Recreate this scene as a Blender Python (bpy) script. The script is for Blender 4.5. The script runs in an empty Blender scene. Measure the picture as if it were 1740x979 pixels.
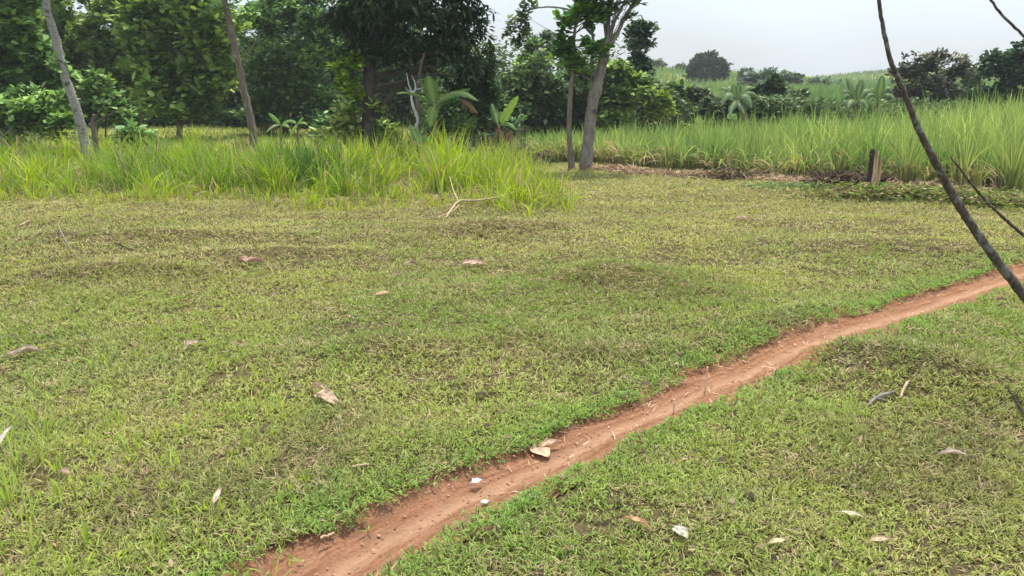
import bpy, math, random
import numpy as np

rng = np.random.default_rng(11)
random.seed(5)
R = math.radians
scene = bpy.context.scene
col = scene.collection

# ------------------------------------------------------------------ camera
PITCH = R(14.8); FPX = 1290.0; EYE = 1.6
cam_d = bpy.data.cameras.new('camera'); cam = bpy.data.objects.new('camera', cam_d); col.objects.link(cam)
cam_d.sensor_width = 36.0; cam_d.lens = 36.0 * FPX / 1740.0
cam_d.clip_start = 0.05; cam_d.clip_end = 6000
cam.location = (0, 0, EYE); cam.rotation_euler = (R(90) - PITCH, 0, 0)
scene.camera = cam

# ------------------------------------------------------------------ light
SUN_EL, SUN_AZ = R(70), R(24)          # azimuth measured from +Y towards +X
world = bpy.data.worlds.new('World'); scene.world = world; world.use_nodes = True
nt = world.node_tree; nt.nodes.clear()
N = nt.nodes.new; Lk = nt.links.new
sky = N('ShaderNodeTexSky'); sky.sky_type = 'NISHITA'; sky.sun_disc = False
sky.sun_elevation = SUN_EL; sky.sun_rotation = SUN_AZ; sky.dust_density = 3.0; sky.air_density = 1.0
tc = N('ShaderNodeTexCoord'); sep = N('ShaderNodeSeparateXYZ'); Lk(tc.outputs['Generated'], sep.inputs[0])
mp = N('ShaderNodeMapping'); mp.inputs['Scale'].default_value = (1, 1, 3.0); Lk(tc.outputs['Generated'], mp.inputs[0])
nz = N('ShaderNodeTexNoise'); nz.inputs['Scale'].default_value = 2.2; nz.inputs['Detail'].default_value = 5; nz.inputs['Roughness'].default_value = .5
Lk(mp.outputs[0], nz.inputs['Vector'])
cr = N('ShaderNodeValToRGB'); cr.color_ramp.elements[0].position = .38; cr.color_ramp.elements[1].position = .66
cr.color_ramp.elements[0].color = (.50, .50, .50, 1); cr.color_ramp.elements[1].color = (.84, .84, .84, 1)
Lk(nz.outputs[0], cr.inputs[0])
grad = N('ShaderNodeMapRange'); grad.inputs[1].default_value = 0; grad.inputs[2].default_value = 1
grad.inputs[3].default_value = 5.6; grad.inputs[4].default_value = 18.0; Lk(sep.outputs[2], grad.inputs[0])
cl = N('ShaderNodeVectorMath'); cl.operation = 'SCALE'; cl.inputs[0].default_value = (.87, .96, 1.07)
Lk(grad.outputs[0], cl.inputs['Scale'])
mx = N('ShaderNodeMix'); mx.data_type = 'RGBA'; Lk(cr.outputs[0], mx.inputs[0])
Lk(sky.outputs[0], mx.inputs[6]); Lk(cl.outputs[0], mx.inputs[7])
bg = N('ShaderNodeBackground'); bg.inputs[1].default_value = 0.10; Lk(mx.outputs[2], bg.inputs[0])
wo = N('ShaderNodeOutputWorld'); Lk(bg.outputs[0], wo.inputs[0])

sun_d = bpy.data.lights.new('sun', 'SUN'); sun = bpy.data.objects.new('sun', sun_d); col.objects.link(sun)
sun_d.energy = 3.8; sun_d.angle = R(4); sun_d.color = (1, .95, .86)
sun.rotation_euler = (R(90) - SUN_EL, 0, R(180) - SUN_AZ)      # light falls from ahead, a little to the right
sun.location = (10, 20, 40)

vs = scene.view_settings
vs.view_transform = 'Standard'; vs.look = 'None'; vs.gamma = 1.0; vs.use_curve_mapping = False
vs.exposure = 0.72
scene.render.engine = 'CYCLES'
cy = scene.cycles
cy.max_bounces = 6; cy.diffuse_bounces = 3; cy.glossy_bounces = 2; cy.transmission_bounces = 3; cy.transparent_max_bounces = 4
cy.volume_bounces = 0; cy.use_denoising = True
cy.sample_clamp_indirect = 6

# ------------------------------------------------------------------ numbers
def ss(a, b, x):
    t = np.clip((np.asarray(x, float) - a) / (b - a), 0, 1); return t * t * (3 - 2 * t)

def _h(ix, iy, seed):
    n = (ix.astype(np.int64) * 374761393 + iy.astype(np.int64) * 668265263 + seed * 974634777) & 0xffffffff
    n = ((n ^ (n >> 13)) * 1274126177) & 0xffffffff
    return ((n ^ (n >> 16)) & 0xffff) / 65535.0

def vnoise(x, y, seed=0):
    x = np.asarray(x, float); y = np.asarray(y, float)
    ix = np.floor(x); iy = np.floor(y); fx = x - ix; fy = y - iy
    fx = fx * fx * (3 - 2 * fx); fy = fy * fy * (3 - 2 * fy)
    a = _h(ix, iy, seed); b = _h(ix + 1, iy, seed); c = _h(ix, iy + 1, seed); d = _h(ix + 1, iy + 1, seed)
    return (a * (1 - fx) + b * fx) * (1 - fy) + (c * (1 - fx) + d * fx) * fy

def fbm(x, y, s, seed=0, o=3):
    v = 0; a = 1; t = 0
    for k in range(o):
        v = v + a * vnoise(np.asarray(x) / s * 2 ** k + 17.3 * k, np.asarray(y) / s * 2 ** k - 9.1 * k, seed + k); t += a; a *= .5
    return v / t

SP, CP = math.sin(PITCH), math.cos(PITCH)
def ray(px, py):
    a = (px - 870) / FPX; b = (489.5 - py) / FPX
    return np.array([a, b * SP + CP, b * CP - SP])
def W(px, py, d):
    """point of the place seen at that spot of the photograph, d metres ahead"""
    r = ray(px, py); r = r * (d / r[1]); return np.array([r[0], r[1], EYE + r[2]])
def G0(px, py):
    r = ray(px, py); r = r * (-EYE / r[2]); return r[0], r[1]

# path edges
TOP = [(330, 1030), (440, 975), (540, 920), (640, 866), (800, 796), (905, 758), (1040, 694), (1200, 622), (1300, 588), (1400, 554), (1500, 520), (1600, 488), (1740, 449), (1900, 405), (2150, 345)]
BOT = [(470, 1110), (560, 1040), (640, 979), (715, 935), (800, 888), (930, 832), (1040, 764), (1200, 692), (1300, 648), (1400, 603), (1500, 566), (1600, 527), (1740, 478), (1900, 428), (2150, 360)]
def resample(p, n):
    p = np.array(p, float); s = np.r_[0, np.cumsum(np.linalg.norm(np.diff(p, axis=0), axis=1))]
    t = np.linspace(0, s[-1], n); return np.stack([np.interp(t, s, p[:, k]) for k in range(p.shape[1])], 1)
topg = resample([G0(*p) for p in TOP], 400); botg = resample([G0(*p) for p in BOT], 400)
for k in range(12):
    for q in (topg, botg): q[1:-1] = (q[:-2] + q[1:-1] * 2 + q[2:]) / 4
cen = (topg + botg) / 2; hw = np.linalg.norm(topg - botg, axis=1) / 2
tang = np.gradient(cen, axis=0); tang /= np.linalg.norm(tang, axis=1)[:, None]
nrm = np.stack([-tang[:, 1], tang[:, 0]], 1)
PERP = np.abs(np.sum((topg - botg) * nrm, 1)) / 2
PERP = np.convolve(np.r_[[PERP[0]] * 20, PERP, [PERP[-1]] * 20], np.ones(41) / 41, 'valid')

def path_dist(x, y):
    """distance to the path centre divided by its half width"""
    x = np.atleast_1d(np.asarray(x, float)).ravel(); y = np.atleast_1d(np.asarray(y, float)).ravel()
    out = np.full(x.shape, 9.0)
    m = np.where((y > -1) & (y < 14) & (x > -4) & (x < 14))[0]
    c = cen[::4]; w = PERP[::4]
    for s in range(0, len(m), 20000):
        i = m[s:s + 20000]
        d = np.hypot(x[i, None] - c[None, :, 0], y[i, None] - c[None, :, 1]) / w[None]
        out[i] = d.min(1)
    return out

MOUNDS = [(1050, 470, .45, .30, .10, 0), (850, 388, .7, .4, .10, 0), (120, 470, 1.0, .25, .09, .15), (420, 440, 1.1, .22, .08, .15), (250, 408, 1.5, .25, .07, .1),
          (1560, 640, .55, .2, .10, -.75), (1660, 690, .5, .25, .08, -.75), (640, 600, .6, .3, .05, .2), (1350, 545, .5, .25, .05, .5), (600, 345, .9, .3, .06, 0),
          (700, 760, .35, .2, .03, .5), (1250, 330, 1.6, .5, .06, 0), (1500, 420, 1.2, .4, .06, -.2), (1180, 590, .5, .2, .04, .5)]
MW = [(*G0(m[0], m[1]), m[2], m[3], m[4] * 1.2, m[5]) for m in MOUNDS]
def hbase(x, y):
    x = np.asarray(x, float); y = np.asarray(y, float)
    near = 1 - ss(30, 45, y)
    h = near * ((fbm(x, y, 2.6, 3, 3) - .5) * .13 + (fbm(x, y, .55, 8, 2) - .5) * .055)
    for mx_, my_, rx, ry, a, an in MW:
        c, s = math.cos(an), math.sin(an)
        u = ((x - mx_) * c + (y - my_) * s) / rx; v = (-(x - mx_) * s + (y - my_) * c) / ry
        h = h + a * np.exp(-(u * u + v * v))
    h = h + .9 * ss(28, 60, y) + .8 * ss(60, 110, y) + 2.1 * np.exp(-((x - 24) / 14) ** 2) * ss(85, 120, y) * (1 - ss(150, 180, y))
    h = h + 2.7 * ss(62, 95, x) * ss(120, 185, y) + .6 * ss(120, 180, y) - 7 * ss(230, 420, y)
    h = h + (fbm(x, y, 25, 21, 2) - .5) * .5 * ss(40, 90, y)
    return h
def h(x, y):
    x = np.asarray(x, float); y = np.asarray(y, float); sh = x.shape
    d = path_dist(x, y).reshape(sh)
    return hbase(x, y) - .022 * (1 - ss(.8, 1.2, d))
def hground(x, y):
    x = np.asarray(x, float); y = np.asarray(y, float)
    return hbase(x, y) - .10 * (1 - ss(1.1, 1.65, path_dist(x, y).reshape(x.shape)))
def G(px, py):
    x, y = G0(px, py)
    for k in range(6):
        z = float(h(np.array([x]), np.array([y]))[0]); r = ray(px, py); r = r * ((z - EYE) / r[2]); x, y = r[0], r[1]
    return np.array([x, y, z])
def GP(px, d):
    """ground point under image column px at distance d"""
    # a column of the picture at the ground: the lateral scale depends on height, solve once
    a = (px - 870) / FPX; z = float(h(np.array([a * d]), np.array([d]))[0])
    for k in range(3):
        t = d * CP + (EYE - z) * SP          # depth along the view axis
        x = a * t; z = float(h(np.array([x]), np.array([d]))[0])
    return np.array([x, d, z])

# ------------------------------------------------------------------ materials
def new_mat(name):
    m = bpy.data.materials.new(name); m.use_nodes = True; m.node_tree.nodes.clear(); return m, m.node_tree
def leaf_mat(name, trans=.35, gloss=.06, rough=.45):
    m, t = new_mat(name); n = t.nodes.new; l = t.links.new
    a = n('ShaderNodeAttribute'); a.attribute_name = 'Col'
    d = n('ShaderNodeBsdfDiffuse'); l(a.outputs['Color'], d.inputs[0])
    tr = n('ShaderNodeBsdfTranslucent')
    hs = n('ShaderNodeHueSaturation'); hs.inputs['Saturation'].default_value = 1.15; hs.inputs['Value'].default_value = 1.25
    hs.inputs['Hue'].default_value = .49
    l(a.outputs['Color'], hs.inputs['Color']); l(hs.outputs[0], tr.inputs[0])
    mx = n('ShaderNodeMixShader'); mx.inputs[0].default_value = trans; l(d.outputs[0], mx.inputs[1]); l(tr.outputs[0], mx.inputs[2])
    g = n('ShaderNodeBsdfGlossy'); g.inputs['Roughness'].default_value = rough; g.inputs[0].default_value = (1, 1, 1, 1)
    m2 = n('ShaderNodeMixShader'); m2.inputs[0].default_value = gloss; l(mx.outputs[0], m2.inputs[1]); l(g.outputs[0], m2.inputs[2])
    o = n('ShaderNodeOutputMaterial'); l(m2.outputs[0], o.inputs[0]); return m
def bark_mat(name, c1, c2, c3, scale=6, stretch=.25, bump=.5, spot=.55):
    m, t = new_mat(name); n = t.nodes.new; l = t.links.new
    tc = n('ShaderNodeTexCoord'); mp = n('ShaderNodeMapping'); mp.inputs['Scale'].default_value = (1, 1, stretch); l(tc.outputs['Object'], mp.inputs[0])
    a = n('ShaderNodeTexNoise'); a.inputs['Scale'].default_value = scale * 3; a.inputs['Detail'].default_value = 8; a.inputs['Roughness'].default_value = .7; l(mp.outputs[0], a.inputs[0])
    b = n('ShaderNodeTexNoise'); b.inputs['Scale'].default_value = scale; b.inputs['Detail'].default_value = 4; l(tc.outputs['Object'], b.inputs[0])
    r = n('ShaderNodeValToRGB'); r.color_ramp.elements[0].position = .35; r.color_ramp.elements[1].position = .65
    r.color_ramp.elements[0].color = (*c1, 1); r.color_ramp.elements[1].color = (*c2, 1); l(a.outputs[0], r.inputs[0])
    r2 = n('ShaderNodeValToRGB'); r2.color_ramp.elements[0].position = spot; r2.color_ramp.elements[1].position = spot + .08
    r2.color_ramp.elements[0].color = (0, 0, 0, 1); r2.color_ramp.elements[1].color = (1, 1, 1, 1); l(b.outputs[0], r2.inputs[0])
    mx = n('ShaderNodeMix'); mx.data_type = 'RGBA'; l(r2.outputs[0], mx.inputs[0]); l(r.outputs[0], mx.inputs[6]); mx.inputs[7].default_value = (*c3, 1)
    p = n('ShaderNodeBsdfPrincipled'); p.inputs['Roughness'].default_value = .9; p.inputs['Specular IOR Level'].default_value = .2; l(mx.outputs[2], p.inputs[0])
    bp = n('ShaderNodeBump'); bp.inputs['Strength'].default_value = bump; bp.inputs['Distance'].default_value = .02; l(a.outputs[0], bp.inputs['Height']); l(bp.outputs[0], p.inputs['Normal'])
    o = n('ShaderNodeOutputMaterial'); l(p.outputs[0], o.inputs[0]); return m

M_LAWN = leaf_mat('lawn_grass', .32, .008, .5)
M_GRASS = leaf_mat('tall_grass', .48, .012, .4)
M_LEAF = leaf_mat('tree_leaf', .27, .018, .45)
M_DARK = leaf_mat('glossy_leaf', .24, .015, .45)
M_BAN = leaf_mat('banana_leaf', .45, .012, .4)
M_DRY = leaf_mat('dry_leaf', .12, .004, .6)
B_PALE = bark_mat('pale_bark', (.13, .125, .10), (.33, .32, .27), (.07, .065, .05), 7, 1.6, .6, .6)
B_BROWN = bark_mat('brown_bark', (.085, .065, .05), (.20, .16, .12), (.26, .23, .18), 5, .3, .6, .62)
B_DARK = bark_mat('dark_bark', (.04, .033, .027), (.10, .08, .065), (.13, .12, .09), 6, .3, .6, .62)
B_GREY = bark_mat('grey_bark', (.12, .10, .085), (.26, .23, .195), (.07, .06, .05), 5, .35, .7, .6)
B_WHITE = bark_mat('bleached_wood', (.36, .34, .30), (.6, .57, .52), (.3, .27, .22), 6, .2, .3, .66)
B_LICHEN = bark_mat('lichened_bark', (.05, .04, .032), (.17, .14, .11), (.21, .21, .17), 38, .4, .8, .56)
B_STRAW = bark_mat('straw_wood', (.28, .20, .115), (.46, .35, .22), (.25, .18, .11), 14, .3, .06, .6)
B_SPLIT = bark_mat('split_wood', (.30, .19, .10), (.58, .42, .26), (.2, .13, .08), 9, .12, .5, .64)
B_BANANA = bark_mat('banana_stem', (.10, .08, .045), (.22, .16, .09), (.12, .13, .05), 8, .2, .4, .55)
B_PITH = bark_mat('pale_stalk', (.5, .36, .22), (.75, .58, .4), (.45, .32, .2), 14, .3, 0, .6)
B_CHAR = bark_mat('burnt_bark', (.018, .014, .012), (.06, .048, .04), (.10, .085, .07), 9, .3, .8, .62)

def ground_mat():
    m, t = new_mat('ground_thatch'); n = t.nodes.new; l = t.links.new
    g = n('ShaderNodeNewGeometry')
    a = n('ShaderNodeTexNoise'); a.inputs['Scale'].default_value = 38; a.inputs['Detail'].default_value = 6; a.inputs['Roughness'].default_value = .7; l(g.outputs['Position'], a.inputs[0])
    b = n('ShaderNodeTexNoise'); b.inputs['Scale'].default_value = 1.1; b.inputs['Detail'].default_value = 4; l(g.outputs['Position'], b.inputs[0])
    r = n('ShaderNodeValToRGB'); e = r.color_ramp.elements
    e[0].position = .32; e[0].color = (.045, .032, .020, 1); e[1].position = .68; e[1].color = (.15, .12, .06, 1)
    x = e.new(.5); x.color = (.085, .07, .035, 1); l(a.outputs[0], r.inputs[0])
    r3 = n('ShaderNodeValToRGB'); e = r3.color_ramp.elements
    e[0].position = .3; e[0].color = (.17, .19, .045, 1); e[1].position = .7; e[1].color = (.27, .28, .08, 1); l(b.outputs[0], r3.inputs[0])
    sp = n('ShaderNodeSeparateXYZ'); l(g.outputs['Position'], sp.inputs[0])
    mr = n('ShaderNodeMapRange'); mr.inputs[1].default_value = 9; mr.inputs[2].default_value = 20; mr.inputs[3].default_value = .0; mr.inputs[4].default_value = .92; l(sp.outputs[1], mr.inputs[0])
    mx = n('ShaderNodeMix'); mx.data_type = 'RGBA'; l(mr.outputs[0], mx.inputs[0]); l(r.outputs[0], mx.inputs[6]); l(r3.outputs[0], mx.inputs[7])
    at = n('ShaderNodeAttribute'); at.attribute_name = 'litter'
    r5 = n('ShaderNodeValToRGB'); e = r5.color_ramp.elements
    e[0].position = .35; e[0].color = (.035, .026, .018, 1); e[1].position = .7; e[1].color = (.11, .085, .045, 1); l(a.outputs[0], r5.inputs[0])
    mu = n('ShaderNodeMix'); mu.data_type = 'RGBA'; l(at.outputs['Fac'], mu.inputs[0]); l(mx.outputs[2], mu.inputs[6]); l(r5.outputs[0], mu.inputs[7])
    p = n('ShaderNodeBsdfDiffuse'); l(mu.outputs[2], p.inputs[0])
    bp = n('ShaderNodeBump'); bp.inputs['Strength'].default_value = .8; bp.inputs['Distance'].default_value = .02; l(a.outputs[0], bp.inputs['Height']); l(bp.outputs[0], p.inputs['Normal'])
    o = n('ShaderNodeOutputMaterial'); l(p.outputs[0], o.inputs[0]); return m
def path_mat():
    m, t = new_mat('red_earth'); n = t.nodes.new; l = t.links.new
    uv = n('ShaderNodeAttribute'); uv.attribute_name = 'pathuv'
    g = n('ShaderNodeNewGeometry')
    mp = n('ShaderNodeMapping'); mp.inputs['Scale'].default_value = (2.2, 16, 1); l(uv.outputs['Vector'], mp.inputs[0])
    a = n('ShaderNodeTexNoise'); a.inputs['Scale'].default_value = 1.6; a.inputs['Detail'].default_value = 6; a.inputs['Roughness'].default_value = .65; l(mp.outputs[0], a.inputs[0])
    b = n('ShaderNodeTexNoise'); b.inputs['Scale'].default_value = 55; b.inputs['Detail'].default_value = 6; b.inputs['Roughness'].default_value = .7; l(g.outputs['Position'], b.inputs[0])
    c = n('ShaderNodeTexNoise'); c.inputs['Scale'].default_value = 9; c.inputs['Detail'].default_value = 4; l(g.outputs['Position'], c.inputs[0])
    r = n('ShaderNodeValToRGB'); e = r.color_ramp.elements
    e[0].position = .3; e[0].color = (.17, .080, .045, 1); e[1].position = .72; e[1].color = (.35, .20, .125, 1); x = e.new(.5); x.color = (.27, .138, .080, 1); l(a.outputs[0], r.inputs[0])
    r2 = n('ShaderNodeValToRGB'); e = r2.color_ramp.elements
    e[0].position = .3; e[0].color = (.62, .58, .55, 1); e[1].position = .62; e[1].color = (1.05, 1.05, 1.05, 1); l(b.outputs[0], r2.inputs[0])
    mx = n('ShaderNodeMix'); mx.data_type = 'RGBA'; mx.blend_type = 'MULTIPLY'; mx.inputs[0].default_value = .9; l(r.outputs[0], mx.inputs[6]); l(r2.outputs[0], mx.inputs[7])
    r3 = n('ShaderNodeValToRGB'); e = r3.color_ramp.elements
    e[0].position = .56; e[0].color = (0, 0, 0, 1); e[1].position = .68; e[1].color = (1, 1, 1, 1); l(c.outputs[0], r3.inputs[0])
    m3 = n('ShaderNodeMix'); m3.data_type = 'RGBA'; l(r3.outputs[0], m3.inputs[0]); l(mx.outputs[2], m3.inputs[6]); m3.inputs[7].default_value = (.20, .115, .07, 1)
    m4 = n('ShaderNodeMath'); m4.operation = 'MULTIPLY'; m4.inputs[1].default_value = .55; l(r3.outputs[0], m4.inputs[0]); l(m4.outputs[0], m3.inputs[0])
    su_ = n('ShaderNodeSeparateXYZ'); l(uv.outputs['Vector'], su_.inputs[0])
    wv = n('ShaderNodeMath'); wv.operation = 'MULTIPLY_ADD'; l(a.outputs[0], wv.inputs[0]); wv.inputs[1].default_value = .10; l(su_.outputs[1], wv.inputs[2])
    tk = n('ShaderNodeValToRGB'); e = tk.color_ramp.elements
    e[0].position = .49; e[0].color = (0, 0, 0, 1); e[1].position = .60; e[1].color = (0, 0, 0, 1); x_ = e.new(.535); x_.color = (1, 1, 1, 1); x_ = e.new(.56); x_.color = (.8, .8, .8, 1)
    sh = n('ShaderNodeMath'); sh.operation = 'ADD'; sh.inputs[1].default_value = .5; l(wv.outputs[0], sh.inputs[0]); l(sh.outputs[0], tk.inputs[0])
    tf = n('ShaderNodeMath'); tf.operation = 'MULTIPLY'; tf.inputs[1].default_value = .5; l(tk.outputs[0], tf.inputs[0])
    m5 = n('ShaderNodeMix'); m5.data_type = 'RGBA'; l(tf.outputs[0], m5.inputs[0]); l(m3.outputs[2], m5.inputs[6]); m5.inputs[7].default_value = (.44, .275, .17, 1)
    p = n('ShaderNodeBsdfDiffuse'); l(m5.outputs[2], p.inputs[0])
    ad = n('ShaderNodeMath'); ad.operation = 'ADD'; l(a.outputs[0], ad.inputs[0]); l(b.outputs[0], ad.inputs[1])
    bp = n('ShaderNodeBump'); bp.inputs['Strength'].default_value = .9; bp.inputs['Distance'].default_value = .02; l(ad.outputs[0], bp.inputs['Height']); l(bp.outputs[0], p.inputs['Normal'])
    o = n('ShaderNodeOutputMaterial'); l(p.outputs[0], o.inputs[0]); return m
M_GROUND = ground_mat(); M_PATH = path_mat()

# ------------------------------------------------------------------ mesh helpers
class MB:
    def __init__(self): self.v = []; self.f = []; self.c = []; self.n = 0
    def add(self, v, faces, c=None):
        v = np.asarray(v, float).reshape(-1, 3)
        self.v.append(v)
        for f in faces: self.f.append(np.asarray(f, np.int64) + self.n)
        if c is None: c = np.full((len(v), 3), .3)
        self.c.append(np.broadcast_to(np.asarray(c, float), (len(v), 3))); self.n += len(v)
    def build(self, name, mat, parent=None, smooth=False, origin=None):
        v = np.concatenate(self.v); c = np.concatenate(self.c)
        if origin is None: origin = parent.location if parent is not None else (0, 0, 0)
        v = v - np.array(origin)[None]
        me = bpy.data.meshes.new(name)
        me.vertices.add(len(v)); me.vertices.foreach_set('co', v.astype(np.float32).ravel())
        tot = np.concatenate([np.full(len(f), f.shape[1]) for f in self.f]); idx = np.concatenate([f.ravel() for f in self.f])
        me.loops.add(len(idx)); me.loops.foreach_set('vertex_index', idx.astype(np.int32))
        me.polygons.add(len(tot)); me.polygons.foreach_set('loop_start', np.r_[0, np.cumsum(tot)[:-1]].astype(np.int32))
        try: me.polygons.foreach_set('loop_total', tot.astype(np.int32))
        except Exception: pass
        me.polygons.foreach_set('use_smooth', np.full(len(tot), smooth))
        me.update(calc_edges=True)
        at = me.color_attributes.new('Col', 'FLOAT_COLOR', 'POINT')
        at.data.foreach_set('color', np.c_[c, np.ones(len(c))].astype(np.float32).ravel())
        me.materials.append(mat)
        o = bpy.data.objects.new(name, me); col.objects.link(o)
        if parent is not None: o.parent = parent
        else: o.location = origin
        return o
def tag(o, label=None, cat=None, group=None, kind=None):
    if label: o['label'] = label
    if cat: o['category'] = cat
    if group: o['group'] = group
    if kind: o['kind'] = kind
    return o
def empty(name, loc, label, cat, group=None):
    o = bpy.data.objects.new(name, None); col.objects.link(o); o.location = tuple(float(k) for k in loc); o.empty_display_size = .1
    return tag(o, label, cat, group)

def blades(mb, base, az, lean, bend, L, w, colr, prof, tipc=None, basec=None, roll=None, nseg=None):
    """strips that start at base, lean from the vertical, bend over; prof = relative width at each station"""
    n = len(base); ns = len(prof) - 1
    f = lambda a: np.broadcast_to(np.asarray(a, float), (n,))
    az, lean, bend, L, w = map(f, (az, lean, bend, L, w)); roll = f(0 if roll is None else roll)
    P = [np.asarray(base, float)]; D = []
    for k in range(ns + 1):
        th = lean + bend * (k / ns)
        D.append(np.stack([np.sin(th) * np.cos(az), np.sin(th) * np.sin(az), np.cos(th)], 1))
        if k < ns: P.append(P[-1] + D[-1] * (L / ns)[:, None])
    sd = np.stack([-np.sin(az), np.cos(az), np.zeros(n)], 1)
    V = []; C = []; colr = np.broadcast_to(np.asarray(colr, float), (n, 3))
    tipc = colr if tipc is None else np.broadcast_to(np.asarray(tipc, float), (n, 3)); basec = colr if basec is None else np.broadcast_to(np.asarray(basec, float), (n, 3))
    for k in range(ns + 1):
        up = np.cross(D[k], sd); s = sd * np.cos(roll)[:, None] + up * np.sin(roll)[:, None]
        t = k / ns
        cc = basec * (1 - 2 * t) + colr * 2 * t if t < .5 else colr * (2 - 2 * t) + tipc * (2 * t - 1)
        if prof[k] > 0:
            V += [P[k] - s * (w * prof[k] / 2)[:, None], P[k] + s * (w * prof[k] / 2)[:, None]]; C += [cc, cc]
        else: V += [P[k]]; C += [cc]
    m = len(V); V = np.stack(V, 1).reshape(-1, 3); C = np.stack(C, 1).reshape(-1, 3)
    b = (np.arange(n) * m)[:, None]; faces = []; i = 0
    for k in range(ns):
        a2 = prof[k] > 0; b2 = prof[k + 1] > 0
        if a2 and b2: faces.append(b + np.array([[i, i + 1, i + 3, i + 2]])); i += 2
        elif a2: faces.append(b + np.array([[i, i + 1, i + 2]])); i += 2
        else: faces.append(b + np.array([[i, i + 2, i + 1]])); i += 1
    mb.add(V, faces, C)

def smooth_line(pts, rad, per=6, wob=0.0):
    p = np.array(pts, float); r = np.array(rad, float)
    if len(p) == 2: per *= 2
    q = np.vstack([2 * p[0] - p[1], p, 2 * p[-1] - p[-2]]); out = []; ro = []
    for i in range(len(p) - 1):
        for t in np.arange(per) / per:
            a, b, c, d = q[i:i + 4]
            out.append(.5 * (2 * b + (c - a) * t + (2 * a - 5 * b + 4 * c - d) * t * t + (3 * b - a - 3 * c + d) * t ** 3)); ro.append(r[i] * (1 - t) + r[i + 1] * t)
    out.append(p[-1]); ro.append(r[-1]); out = np.array(out); ro = np.array(ro)
    if wob: out[1:-1] += rng.normal(0, wob, (len(out) - 2, 3))
    return out, ro
def tube(mb, pts, rad, sides=8, per=6, wob=0.0, rough=.08, c=(.3, .3, .3), cap=True):
    p, r = smooth_line(pts, rad, per, wob); n = len(p)
    t = np.gradient(p, axis=0); t /= np.linalg.norm(t, axis=1)[:, None] + 1e-9
    ref = np.array([0.13, .2, .97]) if abs(t[:, 2]).mean() < .8 else np.array([1, .1, 0.])
    a = np.cross(t, ref); a /= np.linalg.norm(a, axis=1)[:, None]; b = np.cross(t, a)
    th = np.linspace(0, 2 * math.pi, sides, endpoint=False)
    rr = r[:, None] * (1 + rng.normal(0, rough, (n, sides)))
    V = p[:, None] + rr[..., None] * (a[:, None] * np.cos(th)[None, :, None] + b[:, None] * np.sin(th)[None, :, None])
    i = np.arange(n - 1)[:, None] * sides; j = np.arange(sides)[None]; k = (j + 1) % sides
    F = np.stack([i + j, i + k, i + sides + k, i + sides + j], -1).reshape(-1, 4)
    fs = [F]
    V = V.reshape(-1, 3)
    if cap:
        V = np.vstack([V, p[0] - t[0] * r[0] * .3, p[-1] + t[-1] * r[-1] * .6]); m = n * sides
        j = np.arange(sides); k = (j + 1) % sides
        fs += [np.stack([k, j, np.full(sides, m)], 1), np.stack([(n - 1) * sides + j, (n - 1) * sides + k, np.full(sides, m + 1)], 1)]
    mb.add(V, fs, c)

# ------------------------------------------------------------------ ground and path
def axis(lo, hi, fine_lo, fine_hi, step, grow=1.12):
    a = list(np.arange(fine_lo, fine_hi, step)); s = step; x = a[-1]
    while x < hi: s *= grow; x += s; a.append(x)
    s = step; x = a[0]
    while x > lo: s *= grow; x -= s; a.insert(0, x)
    return np.array(a)
xs = axis(-900, 1200, -9, 9, .07); ys = axis(-60, 2500, 1.2, 16, .06, 1.06)
X, Y = np.meshgrid(xs, ys); Z = hground(X, Y)
nx, ny = len(xs), len(ys)
i = (np.arange(ny - 1)[:, None] * nx + np.arange(nx - 1)[None])
mb = MB(); mb.add(np.stack([X, Y, Z], -1), [np.stack([i, i + 1, i + nx + 1, i + nx], -1).reshape(-1, 4)])
GROUND_XY = (X, Y); g = mb.build('ground', M_GROUND, smooth=True); tag(g, kind='structure')

u = np.arange(400); s_len = np.r_[0, np.cumsum(np.linalg.norm(np.diff(cen, axis=0), axis=1))]
vv = np.linspace(-1, 1, 33)
su = np.linspace(0, s_len[-1], 900); cx_ = np.interp(su, s_len, cen[:, 0]); cy_ = np.interp(su, s_len, cen[:, 1])
nx_ = np.interp(su, s_len, nrm[:, 0]); ny_ = np.interp(su, s_len, nrm[:, 1]); pw = np.interp(su, s_len, PERP)
wl = pw * (1.55 + .30 * (fbm(su, su * 0 + 1, .35, 40) - .5)); wr = pw * (1.55 + .30 * (fbm(su, su * 0 + 5, .35, 44) - .5))
off = np.where(vv[None] < 0, wr[:, None], wl[:, None]) * vv[None]
PX = cx_[:, None] + nx_[:, None] * off; PY = cy_[:, None] + ny_[:, None] * off
prof = -.014 * np.exp(-((vv + .05) / .35) ** 2) - .010 * np.exp(-((vv - .55) / .2) ** 2) + .012 * np.exp(-((vv + .45) / .15) ** 2)
PZ = hbase(PX, PY) - .030 + prof[None] + (fbm(PX, PY, .09, 60, 3) - .5) * .018 + .020 * np.abs(vv)[None] ** 4
mb = MB(); i = (np.arange(899)[:, None] * 33 + np.arange(32)[None])
mb.add(np.stack([PX, PY, PZ], -1), [np.stack([i, i + 33, i + 34, i + 1], -1).reshape(-1, 4)])
po = mb.build('path', M_PATH, smooth=True); tag(po, kind='structure')
at = po.data.attributes.new('pathuv', 'FLOAT_VECTOR', 'POINT')
at.data.foreach_set('vector', np.stack([np.repeat(su, 33), (off).ravel(), np.zeros(len(su) * 33)], 1).astype(np.float32).ravel())

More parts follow.
